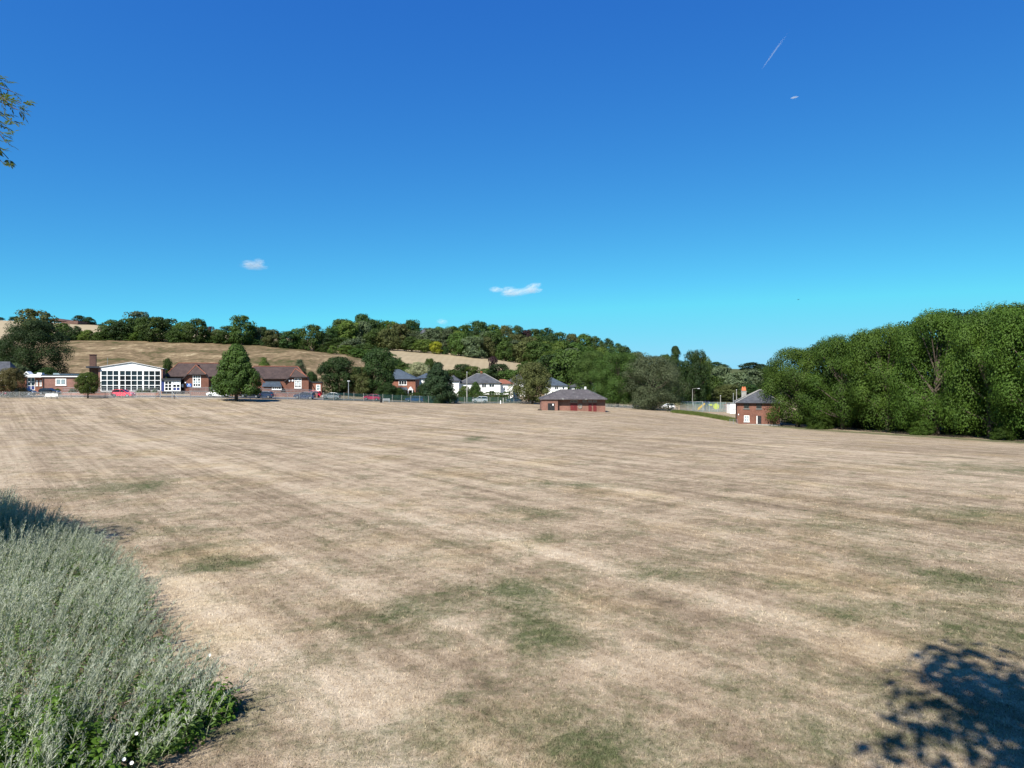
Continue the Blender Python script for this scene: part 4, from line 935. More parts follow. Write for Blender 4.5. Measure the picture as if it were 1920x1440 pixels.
# brick retaining wall between car park and school, with coping and railing
def low_wall(name, pts, h, mat, label, rail=None, step=2.4):
    pp = along(pts, step); x0, y0 = pp[0]; z0 = G(x0, y0); e = empty(name, (x0, y0, z0), 0, label, 'wall')
    zz_ = GA([p[0] for p in pp], [p[1] for p in pp]) - z0
    mb, cpg, rl = MB(), MB(), MB()
    for i in range(len(pp) - 1):
        a = (pp[i][0]-x0, pp[i][1]-y0); c = (pp[i+1][0]-x0, pp[i+1][1]-y0); zl, zh = zz_[i], zz_[i+1]
        for m_, w_, b0, b1 in ((mb, .14, -.3, h), (cpg, .19, h + .002, h + .08)):
            m_.add([(a[0], a[1]-w_, zl+b0), (c[0], c[1]-w_, zh+b0), (c[0], c[1]+w_, zh+b0), (a[0], a[1]+w_, zl+b0), (a[0], a[1]-w_, zl+b1), (c[0], c[1]-w_, zh+b1), (c[0], c[1]+w_, zh+b1), (a[0], a[1]+w_, zl+b1)],
                   [(0,1,5,4),(1,2,6,5),(2,3,7,6),(3,0,4,7),(4,5,6,7),(3,2,1,0)])
        if rail:
            for t in range(8):
                q = t / 8; rl.tube([(a[0]+(c[0]-a[0])*q, a[1]+(c[1]-a[1])*q, zl+(zh-zl)*q+h+.08), (a[0]+(c[0]-a[0])*q, a[1]+(c[1]-a[1])*q, zl+(zh-zl)*q+h+rail)], .022, 4)
            for zr_ in (rail, rail * .55): rl.tube([(a[0], a[1], zl+h+zr_), (c[0], c[1], zh+h+zr_)], .04, 5)
    mb.build('wall', MAT[mat], e); cpg.build('coping', MAT['concrete'], e)
    if rail: rl.build('railing', MAT['galv'], e)
    return e
low_wall('retaining_wall', [gp(356, 150), gp(470, 155), gp(602, 162)], 0.95, 'brick_pink', 'low pink brick retaining wall behind the cars before the school', 0.75)
low_wall('retaining_wall', [gp(118, 147.5), gp(200, 148), gp(302, 149)], 0.55, 'brick_pink', 'low wall with grey railing below the glazed hall windows', 1.0)
low_wall('retaining_wall', [gp(-80, 147), gp(0, 147), gp(60, 147.5)], 0.4, 'concrete', 'low pale wall at the far left behind the parked cars')
# planting in front of the hall windows
for px, w_ in ((219, 12), (228, 10), (262, 14), (276, 16), (290, 10), (136, 16), (108, 12)):
    tree(px, 0, w_, 154 if px > 180 else 153, 'shrub', 'lite' if px in (228, 136) else 'hedge', 'small green shrub planted under the windows of the glazed hall and wing', 'shrubs below the hall windows', 'garden_shrub', 'bush', h=1.3, lod='far')

# ------------------------------------------------------------------ hedges and garden bushes
def hedge(name, px0, px1, d, h, depth, label, seed, mat='hedge', dome=0.0):
    rng = np.random.default_rng(seed); w = (px1 - px0) * d / F; x0 = X(px0, d); z = min(G(x0, d), G(x0 + w, d))
    n = int(900 * (w + depth) * (h + depth) / 10 * 1.2); n = min(max(n, 1200), 9000)
    u = rng.random((n, 3)); face = rng.random(n); t = face
    p = u * np.array([w, depth, h]); top = face < .4; fr = (face >= .4) & (face < .8); p[top, 2] = h; p[fr, 1] = 0; sd = face >= .8
    p[sd, 0] = np.where(rng.random(sd.sum()) < .5, 0, w)
    nr = np.zeros((n, 3)); nr[top, 2] = 1; nr[fr, 1] = -1; nr[sd, 0] = np.sign(p[sd, 0] - w/2)
    s_ = np.sin(p[:, 0] * 1.3 + seed) * .14 + np.sin(p[:, 0] * 3.7) * .08
    p[:, 2] *= 1 + s_ * .5 + dome * (np.sin(np.clip(p[:, 0] / w, 0, 1) * PI) - 1); p += rng.normal(size=(n, 3)) * .09; p[:, 2] = np.maximum(p[:, 2], .03)
    v, f = leaf_quads(p, nr + rng.normal(size=(n, 3)) * .6, .22 * (.6 + .8 * rng.random(n)), rng)
    e = empty(name, (x0, d, z), 0, label, 'hedge'); link('foliage', np_mesh('hedge_foliage', v, f), LEAF[mat], e)
    MB().box(.25, w - .25, .25, depth - .1, 0, h * (.8 - dome * .6)).build('woody_core', MAT['bark'], e); return e
hedge('garden_hedge', 752, 802, 192, 2.0, 1.5, 'clipped green hedge before the red brick house', 3)
hedge('garden_hedge', 846, 884, 199, 2.6, 2.0, 'rounded hedge below the end wall of a white house', 4, dome=.35)
hedge('garden_hedge', 876, 955, 204, 2.6, 1.8, 'long dark hedge before the widest white house', 5)
hedge('garden_hedge', 690, 750, 190, 2.4, 1.6, 'dark hedge left of the red brick house garden gate', 6)
tree(892, 717, 26, 207, 'yew', 'hedge', 'rounded topiary bush before the widest white house', name='topiary_bush', cat='bush')
tree(872, 726, 26, 203, 'shrub', 'lite', 'bright green garden bush left of the rounded topiary', name='garden_bush', cat='bush', h=4.2)
tree(795, 722, 30, 198, 'shrub', 'dark', 'dark bush against the white wall left of the yew', name='garden_bush', cat='bush', h=4.6)

# ------------------------------------------------------------------ cars
CARM = {}
def car_meshes(kind):
    if kind in CARM: return CARM[kind]
    L_, Hh, wd_ = {'hatch': (3.9, 1.45, .84), 'saloon': (4.35, 1.42, .87), 'suv': (4.3, 1.68, .88), 'estate': (4.4, 1.48, .87)}[kind]
    s = L_ / 4.0; h = Hh / 1.45
    if kind == 'saloon': cab = [(-1.45, .92), (-.95, 1.38), (-.3, 1.45), (.35, 1.40), (1.05, .95)]
    elif kind in ('suv', 'estate'): cab = [(-1.9, .95), (-1.72, 1.36), (-1.2, 1.45), (.15, 1.43), (.95, .97)]
    else: cab = [(-1.82, .92), (-1.5, 1.34), (-.9, 1.45), (.1, 1.42), (1.0, .95)]
    low = [(-1.96, .32), (-1.99, .62), (-1.9, .90), (-1.45, .95), (1.0, .96), (1.55, .88), (1.88, .74), (2.0, .52), (1.97, .28)]
    def loft(pts, wf, closed=True):
        mb = MB(); n = len(pts); v = []
        for sg in (-1, 1): v += [(x * s, sg * wf(x, z), z * h) for x, z in pts]
        f = [tuple(range(n)), tuple(range(2*n-1, n-1, -1))] + [(i, i+n, (i+1) % n + n, (i+1) % n) for i in range(n)]
        return mb.add(v, f)
    wl = lambda x, z: wd_ * (1 - .10 * max(0, abs(x) - 1.4) / .6) * (1 - .05 * max(0, z - .62) / .3)
    wc = lambda x, z: wd_ * (.94 - .22 * max(0, z - .93) / .5)
    body = loft(low + [(1.62, .28), (1.5, .52), (1.2, .60), (.92, .52), (.8, .24), (-.85, .24), (-.97, .52), (-1.25, .60), (-1.55, .52), (-1.67, .28)], wl).mesh('body', False)
    glass = loft(cab, wc).mesh('glasshouse')
    k = [(x, z + .012) for x, z in cab[1:-1]]; rp = k + [(x, z - .05) for x, z in k[::-1]]
    roof = loft(rp, lambda x, z: wc(x, z) + .012)
    for sg in (-1, 1):          # pillars
        for (xa, za), (xb, zb) in ((cab[0], cab[1]), (cab[-1], cab[-2]), ((-.25, .95), (-.25, 1.42))):
            roof.tube([(xa*s, sg*wc(xa, za), za*h), (xb*s, sg*wc(xb, zb), zb*h)], .035, 4)
    roof = roof.mesh('roof')
    def disc(r, w_): return MB().tube([(0, -w_, 0), (0, w_, 0)], r, 14)
    tyre = disc(.31 * (1.12 if kind == 'suv' else 1), .10).mesh('tyre', False); rim = disc(.19, .108).mesh('rim')
    CARM[kind] = (body, glass, roof, tyre, rim, s, h, wd_); return CARM[kind]
def car(px, d, kind, colour, label, facing=1, rz=0.0, group='cars parked along the road'):
    body, glass, roof, tyre, rim, s, h, wd_ = car_meshes(kind)
    x = X(px, d); zs = GA([x - 1.3, x + 1.3], [d, d]); e = empty('parked_car', (x, d, G(x, d) + .07), rz + (0 if facing > 0 else PI), label, 'car', group)
    e.rotation_euler[1] = -math.atan2(zs[1] - zs[0], 2.6) * (1 if facing > 0 else -1)
    link('body', body, CAR[colour], e); link('glasshouse', glass, MAT['glass'], e); link('roof', roof, CAR[colour], e)
    for xa in (-1.26, 1.21):
        for sg in (-1, 1):
            w_ = link('wheel', tyre, MAT['tyre'], e, (xa * s, sg * (wd_ - .11), .31)); link('rim', rim, MAT['rim'], w_)
    for sg in (-1, 1):
        MB().box(1.86*s, 1.965*s, sg*.62 - .15, sg*.62 + .15, .60*h, .72*h).build('headlight', MAT['lamp_glass'], e)
        MB().box(-2.0*s, -1.88*s, sg*.64 - .12, sg*.64 + .12, .68*h, .86*h).build('tail_light', MAT['lamp_red'], e)
        MB().box(.72*s, .86*s, sg*(wd_ + .07) - .07, sg*(wd_ + .07) + .07, .95*h, 1.05*h).build('door_mirror', CAR[colour] , e)
    for sg in (-1, 1): MB().box((1.975 if sg > 0 else -2.0)*s, (1.99 if sg > 0 else -1.985)*s, -.26, .26, .42, .53).build('number_plate', MAT['white' if sg > 0 else 'lime'], e)
    return e
car(231, 134, 'hatch', 'red', 'bright red hatchback parked below the glazed hall')
car(409, 143.5, 'saloon', 'white', 'white car parked left of the conical tree trunk', -1)
car(470, 146, 'saloon', 'black', 'black car half hidden in shade behind the conical tree', -1)
car(494, 147, 'hatch', 'navy', 'dark navy car parked right of the conical tree', -1)
car(571, 152.5, 'estate', 'navy', 'navy blue estate car parked before the pink wall', -1)
car(586, 163, 'hatch', 'red', 'dark red car end showing behind the navy estate car', -1)
car(697, 166.5, 'hatch', 'magenta', 'raspberry red hatchback behind the green wire fence', -1)
car(777, 173.5, 'estate', 'blue', 'dark blue estate car left of the dark yew', -1)
car(621, 158.5, 'hatch', 'grey', 'grey car behind the fence under the wide dark bushy tree', -1)
car(846, 182, 'hatch', 'grey', 'grey car nose just right of the dark yew', -1)
car(900, 192, 'suv', 'silver', 'silver four wheel drive car parked before the long dark hedge', -1)
car(964, 199, 'saloon', 'navy', 'dark car left of the olive brown round tree', -1)
car(1005, 205, 'saloon', 'black', 'black car behind the olive brown round tree', 1)
car(48, 141, 'hatch', 'black', 'black hatchback beside the glass entrance at far left', 1)
car(-2, 139.5, 'hatch', 'magenta', 'dark pink car cut by the left picture edge', 1)
car(93, 145.5, 'hatch', 'black', 'dark car parked before the flat roofed brick wing', 1)
car(1198, 197, 'hatch', 'blue', 'blue car parked in the shade behind the grey willow', 1)
car(1252, 199, 'hatch', 'white', 'white car glimpsed under the right side of the willow', -1)

# ------------------------------------------------------------------ street furniture
def pole(name, px, d, top, label, r=.07, arm=0.0, mat='galv', cat='lamp post'):
    x = X(px, d); z = G(x, d); h = Zp(top, d) - z; e = empty(name, (x, d, z), 0, label, cat)
    MB().tube([(0, 0, -.1), (0, 0, h * .15), (0, 0, h)], [r * 1.4, r * 1.3, r * .75], 8).build('column', MAT[mat], e)
    if arm: MB().tube([(0, 0, h - .02), (arm * .5, 0, h + .12), (arm, 0, h + .1)], .04, 6).build('arm', MAT[mat], e); MB().box(arm - .3, arm + .3, -.12, .12, h + .02, h + .14).build('lantern', MAT['lamp_glass'], e)
    else: MB().tube([(0, 0, h), (0, 0, h + .12)], [r, r * .5], 8).build('cap', MAT['lamp_glass'], e)
    return e
pole('lamp_post', 653.5, 165, 715, 'slim grey lamp post before the wide dark bushy tree', .09, .01)
pole('telegraph_pole', 875.5, 192, 698, 'tall pale pole before the widest white house', .13, 0, 'concrete', 'pole')
pole('lamp_post', 1298.5, 190, 729, 'tall white column left of the playground', .08, 1.6, 'concrete')
pole('lamp_post', 1351, 205, 742, 'shorter pale column in the middle of the playground', .11, 0, 'concrete')
pole('lamp_post', 1381, 212, 731, 'pale column behind the white cabin', .12, 0, 'concrete')
pole('lamp_post', 1375, 214, 738, 'thin grey column just left of the column behind the cabin', .07, 0, 'grey_post')
for px, h_, lb in ((905.5, .7, 'white'), (938.5, .8, 'white marker post at the fence foot before the white houses'), (943.5, 1.5, 'pale concrete marker post left of the dark car')):
    if px == 905.5: continue
    x = X(px, 184.5); o = MB().box(-.11, .11, -.11, .11, -.1, h_).prism([(-.11, h_), (.11, h_), (0, h_ + .1)], -.1, .1).build('marker_post', MAT['white' if h_ < 1 else 'concrete']); o.location = (x, 184.5, G(x, 184.5)); tag(o, lb, 'post')
# white slatted seat back / rail at the far left field edge
x, y = gp(85.5, 127.3); z = G(x, y); w = 22.5 * 127.3 / F; e = empty('white_bench', (x, y, z), 0, 'pale slatted white bench at the field edge left of the young tree', 'bench')
for i in range(5): MB().box(0, w, -.02, .02, .22 + i*.135, .22 + i*.135 + .105).build('back_slat', MAT['white'], e)
for i in range(3): MB().box(.02, w - .02, -.5 + i*.15, -.37 + i*.15, .40, .435).build('seat_slat', MAT['white'], e)
for q in (.12, w/2, w - .12): MB().box(q - .04, q + .04, .022, .09, -.05, .9).box(q - .035, q + .035, -.48, .02, .33, .395).box(q - .03, q + .03, -.47, -.41, 0, .33).build('leg', MAT['concrete'], e)
# grey metal bench with dark end on the grass right of the lamp post
x, y = gp(716, 158); z = G(x, y); e = empty('field_bench', (x, y, z), 0, 'small grey bench on the grass beside the raspberry red hatchback', 'bench')
w = 15 * 158 / F
for i in range(3): MB().box(.25, w, -.45 + i*.15, -.33 + i*.15, .44, .48).build('seat_slat', MAT['galv'], e)
for i in range(3): MB().box(.25, w, -.0, .04, .55 + i*.13, .65 + i*.13).build('back_slat', MAT['galv'], e)
for q in (.35, w - .12): MB().box(q - .04, q + .04, -.42, .0, .36, .437).box(q - .04, q + .04, -.05, -.003, 0, .92).box(q - .04, q + .04, -.42, -.34, 0, .36).build('leg', MAT['grey_post'], e)
bn_ = MB().tube([(0, 0, 0), (0, 0, .12), (0, 0, .78), (0, 0, .86)], [.24, .26, .29, .2], 10).build('litter_bin', MAT['black']); bn_.location = P(714.5, 750, 157.5); bn_.location.z = G(bn_.location.x, 157.5); tag(bn_, 'black litter bin at the left end of the small grey bench', 'bin')
# rubble lump beside the pavilion
bm_ = MB().tube([(-.5, 0, 0), (-.25, .05, .18), (.1, 0, .22), (.45, 0, .02)], [.03, .16, .2, .03], 7).build('log', MAT['bark']); bm_.location = (X(1012, 144), 144, G(X(1012, 144), 144)); tag(bm_, 'short dark log on the grass at the left corner of the pavilion', 'log')

# ------------------------------------------------------------------ playground
fence('playground_fence', [gp(1276, 181), gp(1330, 187), gp(1372, 190)], 2.7, 2.6, 'tall blue green mesh fence round the playground', 'grey_post', 'mesh_play', 'grey_post', .045)
fence('low_fence', [gp(1135, 178), gp(1200, 181), gp(1276, 181)], 2.4, 1.0, 'low fence in the shade under the willow', 'wood_grey', 'mesh_grey', 'wood_grey', .05)
def at(px, d): x = X(px, d); return (x, d, G(x, d))
e = empty('playground_slide', at(1322, 196), 0, 'yellow slide with climbing frame behind the playground fence', 'slide')
MB().add([(-1.9,-.3,.25),(-1.9,.3,.25),(-.1,.3,1.75),(-.1,-.3,1.75),(-1.9,-.3,.15),(-1.9,.3,.15),(-.1,.3,1.65),(-.1,-.3,1.65)], [(0,1,2,3),(7,6,5,4),(0,4,5,1),(1,5,6,2),(2,6,7,3),(3,7,4,0)]).build('chute', MAT['yellow'], e)
for sg in (-.34, .34): MB().add([(-1.9,sg-.03,.15),(-1.9,sg+.03,.15),(-.1,sg+.03,1.65),(-.1,sg-.03,1.65),(-1.9,sg-.03,.6),(-1.9,sg+.03,.6),(-.1,sg+.03,2.1),(-.1,sg-.03,2.1)], [(0,3,2,1),(4,5,6,7),(0,1,5,4),(1,2,6,5),(2,3,7,6),(3,0,4,7)]).build('chute_side', MAT['yellow'], e)
MB().box(0, 1.0, -.5, .5, 1.55, 1.65).build('platform', MAT['blue_panel'], e)
for qx in (.05, .95):
    for qy in (-.45, .45): MB().tube([(qx, qy, -.05), (qx, qy, 2.6)], .05, 6).build('upright', MAT['blue_panel'], e)
for i in range(5): MB().tube([(1.05 + .1*(4-i), -.35, .3*i + .15), (1.05 + .1*(4-i), .35, .3*i + .15)], .03, 5).build('rung', MAT['galv'], e)
e = empty('climbing_panel', at(1339, 194), 0, 'lime yellow round climbing panel right of the yellow slide', 'play panel')
MB().tube([(.55, -.06, 1.25), (.55, .06, 1.25)], .8, 20).build('disc', MAT['lime'], e)
MB().box(-1.5, -.46, -.05, .05, 1.45, 1.85).build('arm_board', MAT['lime'], e)
for q in (-1.4, .55): MB().tube([(q, .1, -.05), (q, .1, 1.9)], .06, 6).build('post', MAT['grey_post'], e)
e = empty('play_swing', at(1309, 193), 0, 'grey swing frame left of the yellow slide', 'swing')
for q in (-1.3, 1.3):
    for sy in (-.8, .8): MB().tube([(q, sy, -.05), (q, 0, 2.4)], .05, 6).build('leg', MAT['grey_post'], e)
MB().tube([(-1.4, 0, 2.4), (1.4, 0, 2.4)], .06, 6).build('crossbar', MAT['grey_post'], e)
for q in (-.6, .6):
    s_ = MB().box(q - .22, q + .22, -.1, .1, .5, .55).build('swing_seat', MAT['black'], e)
    for sg in (-.2, .2): MB().tube([(q + sg, 0, .55), (q + sg, 0, 2.36)], .015, 4).build('chain', MAT['galv'], s_)
e = empty('play_tower', at(1362, 195), 0, 'brown post climbing frame beside the white cabin', 'climbing frame')
for qx in (-.9, 0, .9):
    for qy in (-.5, .5): MB().tube([(qx, qy, -.05), (qx, qy, 2.3)], .08, 6).build('post', MAT['wood_grey'], e)
for zq in (.6, 1.2, 1.8): MB().tube([(-.9, -.5, zq), (.9, -.5, zq)], .05, 6).build('rail', MAT['lamp_red'], e)
MB().box(-.95, .95, -.55, .55, 1.3, 1.38).build('deck', MAT['wood_grey'], e)
# metal barriers at the cottage corner
for i, (px, lb) in enumerate(((1371.5, 'left grey steel barrier on the grass at the cottage corner'), (1379.5, 'right grey steel barrier against the cottage corner'))):
    d = 141.5; x = X(px, d); e = empty('steel_barrier', (x, d, G(x, d)), 0, lb, 'barrier', 'barriers at the cottage corner')
    MB().tube([(-.38, 0, 0), (-.38, 0, 1.0), (.38, 0, 1.0), (.38, 0, 0)], .03, 6).build('frame', MAT['galv'], e)
    for q in (-.2, 0, .2): MB().tube([(q, 0, .2), (q, 0, 1.0)], .012, 4).build('bar', MAT['galv'], e)
    MB().tube([(-.38, 0, .2), (.38, 0, .2)], .02, 5).build('rail', MAT['galv'], e)

# ------------------------------------------------------------------ trees beside the drone: one throws the shadow at lower right, one reaches in at upper left
e = tree(960 - F * 4.5 / 2.4, 0, -8.4 * F / 2.4, -2.4, 'high', 'row', 'tall tree beside the viewer whose crown shades the grass at lower right', h=15.6, lod='mid', k=0)
e = tree(960 - F * 23.6 / 11.4, 0, 11.4 * F / 11.4, 11.4, 'round', 'ash', 'ash tree left of the picture shading the far end of the weeds', name='ash_tree', h=15.5, lod='near', k=1)
# small-leaved rowan close by on the left: its leaf sprays hang in at the upper left
e = tree(960 - F * 4.9 / 1.2, 0, 3.2 * F / 1.2, 1.2, 'round', 'ash', 'rowan close by whose leafy twigs hang in at the upper left', name='rowan_tree', h=8.2, lod='near', k=2)
rng = np.random.default_rng(5); bo = MB(); lv, lf = [], []
main = [Vector((-4.8, 1.25, 5.6)), Vector((-4.1, 2.2, 6.5)), Vector((-3.2, 3.0, 6.95)), Vector((-2.62, 3.45, 7.0))]
bo.tube(main, [.03, .02, .012, .005], 6)
for px, py, d in ((4, 152, 3.5), (24, 172, 3.4), (40, 194, 3.45), (30, 200, 3.6), (14, 190, 3.3), (22, 226, 3.4), (12, 236, 3.55), (12, 268, 3.4), (6, 250, 3.3), (16, 298, 3.5), (4, 304, 3.35), (-8, 210, 3.4), (-10, 270, 3.45), (34, 206, 3.3)):
    c_ = P(px, py, d); a = main[2].lerp(main[3], rng.uniform(.1, .9)); md = a.lerp(c_, .5) + Vector((0, 0, .05)); bo.tube([a, md, c_], [.004, .003, .0018], 4)
    for t in np.linspace(.72, 1, 4):
        p = md.lerp(c_, t * 2 - 1)
        for k_ in range(2):
            dr = Vector((rng.uniform(.1, 1.0), rng.uniform(-.6, .6), rng.uniform(-.9, .2))).normalized(); sd = dr.cross(Vector((0, 0, 1))).normalized(); up = sd.cross(dr)
            for j in range(9):                                   # one pinnate leaf: pairs of leaflets and a tip
                q = p + dr * (.008 + .0085 * (j // 2)); s_ = (1 if j % 2 else -1) if j < 8 else 0
                ax = (dr * .6 + sd * s_ * .8 + Vector(rng.normal(size=3)) * .12).normalized(); l_ = rng.uniform(.020, .034); wv = ax.cross(up).normalized() * l_ * .17
                n0 = len(lv); m_ = q + ax * l_ * .45
                lv += [q, m_ + wv, q + ax * l_ + Vector((0, 0, -.004)), m_ - wv]; lf.append((n0, n0+1, n0+2, n0+3))
inv = Matrix.LocRotScale(e.location, e.rotation_euler, e.scale).inverted()
o = bo.build('bough', MAT['bark'], e); o.matrix_parent_inverse = inv
o2 = link('bough_leaves', np_mesh('bough_leaves', [tuple(v) for v in lv], lf), LEAF['ash'], o)

# ------------------------------------------------------------------ tall silvery mugwort on the left
EDGE = np.array([(-5.5, 6.0), (-5.35, 9.6), (-4.75, 10.7), (-4.95, 11.6), (-6.0, 12.8), (-7.6, 15.0), (-9.7, 18.2), (-13.0, 22.3), (-16.2, 25.6), (-19.6, 28.2), (-24, 30), (-34, 31)])
def edge_x(y): return np.interp(y, EDGE[:, 1], EDGE[:, 0])
rng = np.random.default_rng(21)
n = 26000; yv = 6 + 24.5 * rng.random(n); xv = -36 + 32 * rng.random(n)
ok = (xv < edge_x(yv) + rng.normal(size=n) * .16 + .55 * np.maximum(rng.random(n) - .75, 0) * 2 + .25 * np.sin(yv * 1.9) * np.sin(yv * .83 + 1)) & (xv > -0.74 * yv - 2.6)
xv, yv = xv[ok][:6000], yv[ok][:6000]; n = len(xv)
zv = GA(xv, yv)
hn = np.sin(xv * .9 + 1) * np.cos(yv * .7) * .16 + np.sin(xv * 2.3 + yv * 1.7) * .08
edge_d = np.clip((edge_x(yv) - xv) / 1.3, 0, 1)
hh = (1.2 + hn * 1.3 + rng.normal(size=n) * .2) * (.62 + .38 * edge_d)
lean = np.stack([.26 + .16 * np.sin(xv * .8 + yv * .5) + rng.normal(size=n) * .10, .03 + rng.normal(size=n) * .12], -1)
def stem_pt(i, t):
    """points on curved stems: i stem indices, t heights 0..1"""
    k_ = t ** 1.6
    return np.stack([xv[i] + lean[i, 0] * hh[i] * k_, yv[i] + lean[i, 1] * hh[i] * k_, zv[i] + hh[i] * t * (1 - .08 * t)], -1)
V, Fc, Mi = [], [], []; off = 0
def push(v, mi):
    global off
    k_ = len(v) // 4; V.append(v); Fc.append(np.arange(4 * k_).reshape(k_, 4) + off); Mi.append(np.full(k_, mi, np.int32)); off += 4 * k_
ids = np.arange(n)
for s_ in range(3):                                  # stalks
    a, c_ = stem_pt(ids, np.full(n, s_ / 3)), stem_pt(ids, np.full(n, (s_ + 1) / 3)); an = rng.random(n) * PI; w_ = np.stack([np.cos(an), np.sin(an), 0 * an], -1) * (.006 - .0013 * s_)
    push(np.stack([a - w_, a + w_, c_ + w_, c_ - w_], 1).reshape(-1, 4 * 0 + 3), 2)
def blades(i, t, L_, w_, el, mi, droop=0.0):
    m = len(i); base = stem_pt(i, t); an = rng.random(m) * 2 * PI
    ax = np.stack([np.cos(an) * np.cos(el) + .25, np.sin(an) * np.cos(el), np.sin(el)], -1); ax /= np.linalg.norm(ax, axis=1)[:, None]
    sd = np.cross(ax, rng.normal(size=(m, 3))); sd /= np.linalg.norm(sd, axis=1)[:, None]
    tip = base + ax * L_[:, None]; mid_ = base + ax * (L_ * .5)[:, None] + np.array([0, 0, 1]) * (droop * L_)[:, None] if np.ndim(droop) else base + ax * (L_ * .5)[:, None]
    push(np.stack([base, mid_ + sd * w_[:, None], tip, mid_ - sd * w_[:, None]], 1).reshape(-1, 3), mi)
    return base, ax, tip
m = 30 * n; i = np.repeat(ids, 30); t = .48 + .54 * rng.random(m) ** .9; L_ = (.05 + .17 * np.clip(1.05 - t, 0.05, 1)) * (.7 + .6 * rng.random(m))
blades(i, np.minimum(t, 1.0), L_, .003 + .004 * rng.random(m), .75 + .55 * rng.random(m), 0)
m = 40 * n; i = np.repeat(ids, 40); t = .5 + .5 * rng.random(m)
an = rng.random(m) * 6.28; rr = (.012 + .085 * (1.05 - t)) * (.4 + .8 * rng.random(m)); c_ = stem_pt(i, t) + np.stack([np.cos(an) * rr, np.sin(an) * rr, rng.random(m) * .06], -1)
v, _ = leaf_quads(c_, rng.normal(size=(m, 3)) + np.array([0, 0, .3]), .010 + .020 * rng.random(m), rng, .5); push(v, 0)
m = 14 * n; i = np.repeat(ids, 14); t = .08 + .5 * rng.random(m); blades(i, t, .07 + .10 * rng.random(m), .010 + .012 * rng.random(m), -.1 + .8 * rng.random(m), 1)
me = np_mesh('mugwort', np.concatenate(V), np.concatenate(Fc))
for q in ('mugwort', 'mugwort_green'): me.materials.append(LEAF[q])
me.materials.append(MAT['stem']); me.polygons.foreach_set('material_index', np.concatenate(Mi)); me.update()
o = bpy.data.objects.new('mugwort', me); COL.objects.link(o); tag(o, 'tall silvery green mugwort weeds filling the lower left', 'weeds', kind='stuff')

# ------------------------------------------------------------------ bramble and nettle leaves in the lower left corner
rng = np.random.default_rng(8); cs, ns, ss = [], [], []
for cx, cy, r, h, k_ in ((-7.3, 9.5, 1.0, 1.05, 2600), (-6.2, 9.7, .75, .85, 1900), (-8.4, 9.7, .9, 1.15, 1900), (-6.8, 10.5, .7, .9, 1300), (-5.3, 10.9, .55, .62, 1300), (-5.6, 9.4, .5, .6, 900), (-4.9, 11.7, .4, .5, 600), (-9.4, 10.4, .8, 1.1, 1200)):
    d_ = rng.normal(size=(k_, 3)); d_[:, 2] = np.abs(d_[:, 2]); d_ /= np.linalg.norm(d_, axis=1)[:, None]; fr = .72 + .36 * rng.random(k_)
    lob = 1 + .18 * np.sin(np.arctan2(d_[:, 1], d_[:, 0]) * 4 + cx * 3)
    p = np.stack([cx + d_[:, 0] * r * fr * lob, cy + d_[:, 1] * r * fr * lob, d_[:, 2] * h * fr * lob], -1); p[:, 2] += GA(p[:, 0], p[:, 1]) + .02
    cs.append(p); ns.append(d_ + rng.normal(size=(k_, 3)) * .45 + np.array([0, 0, .5])); ss.append(.05 + .06 * rng.random(k_))
v, f = leaf_quads(np.concatenate(cs), np.concatenate(ns), np.concatenate(ss), rng, .8)
o = link('bramble_leaves', np_mesh('bramble_leaves', v, f), LEAF['bramble']); tag(o, 'bright green bramble leaves at the foot of the mugwort', 'brambles', kind='stuff')
# white bindweed flowers on it
def trumpet():
    mb = MB(); rim = [(math.cos(q*PI/5) * .024, math.sin(q*PI/5) * .024, .02) for q in range(10)]; thr = [(math.cos(q*PI/5) * .008, math.sin(q*PI/5) * .008, 0) for q in range(10)]
    mb.add(rim + thr, [(i_, (i_+1) % 10, (i_+1) % 10 + 10, i_ + 10) for i_ in range(10)] + [tuple(range(19, 9, -1))])
    return mb.mesh('flower')
fm = trumpet()
for px, py, hz, lb in ((233, 1424, .55, 'white bindweed flower lowest of the cluster at the bottom edge'), (247, 1431, .5, 'white bindweed flower at the bottom edge right of its neighbour'), (291, 1405, .12, 'white flower low down at the right foot of the brambles'),
        (256, 1376, .5, 'white flower above the cluster on the bramble edge'), (393, 1229, .75, 'white flower high on the right edge of the mugwort')):
    d = (CH - hz) * F / (py - HZ); o = link('bindweed_flower', fm, MAT['white'], None, (X(px, d), d, hz)); o.rotation_euler = (math.radians(50), 0, math.radians(20)); tag(o, lb, 'flower', 'white bindweed flowers')
    MB().tube([(0, 0, 0), (0.01, 0.02, -.1), (.0, .05, -.25)], .003, 4).build('stalk', MAT['stem'], o)

# ------------------------------------------------------------------ short dry grass blades over the near field
rng = np.random.default_rng(33); n = 420000
u = rng.random(n); yv2 = 8.5 * (52 / 8.5) ** (u ** 1.25); xv2 = (rng.random(n) * 2 - 1) * (.74 * yv2 + 1.0)
ok = (xv2 > edge_x(yv2) - .6) & (rng.random(n) < np.clip((52 - yv2) / 30, 0, 1)); xv2, yv2 = xv2[ok], yv2[ok]; n = len(xv2)
base = np.stack([xv2, yv2, GA(xv2, yv2) - .003], -1); an = rng.random(n) * 6.28; hgt = (.018 + .035 * rng.random(n) ** 1.5) * (1 + .8 * green_at(xv2, yv2)); ln = rng.normal(size=(n, 2)) * .6
w_ = np.stack([np.cos(an), np.sin(an), 0 * an], -1) * (.003 + .003 * rng.random(n))[:, None] * np.clip(yv2 / 11, 1, 3.0)[:, None]
tip = base + np.stack([ln[:, 0] * hgt, ln[:, 1] * hgt, hgt], -1)
me = np_mesh('dry_grass', np.stack([base - w_, base + w_, tip], 1).reshape(-1, 3), np.arange(3 * n).reshape(n, 3))
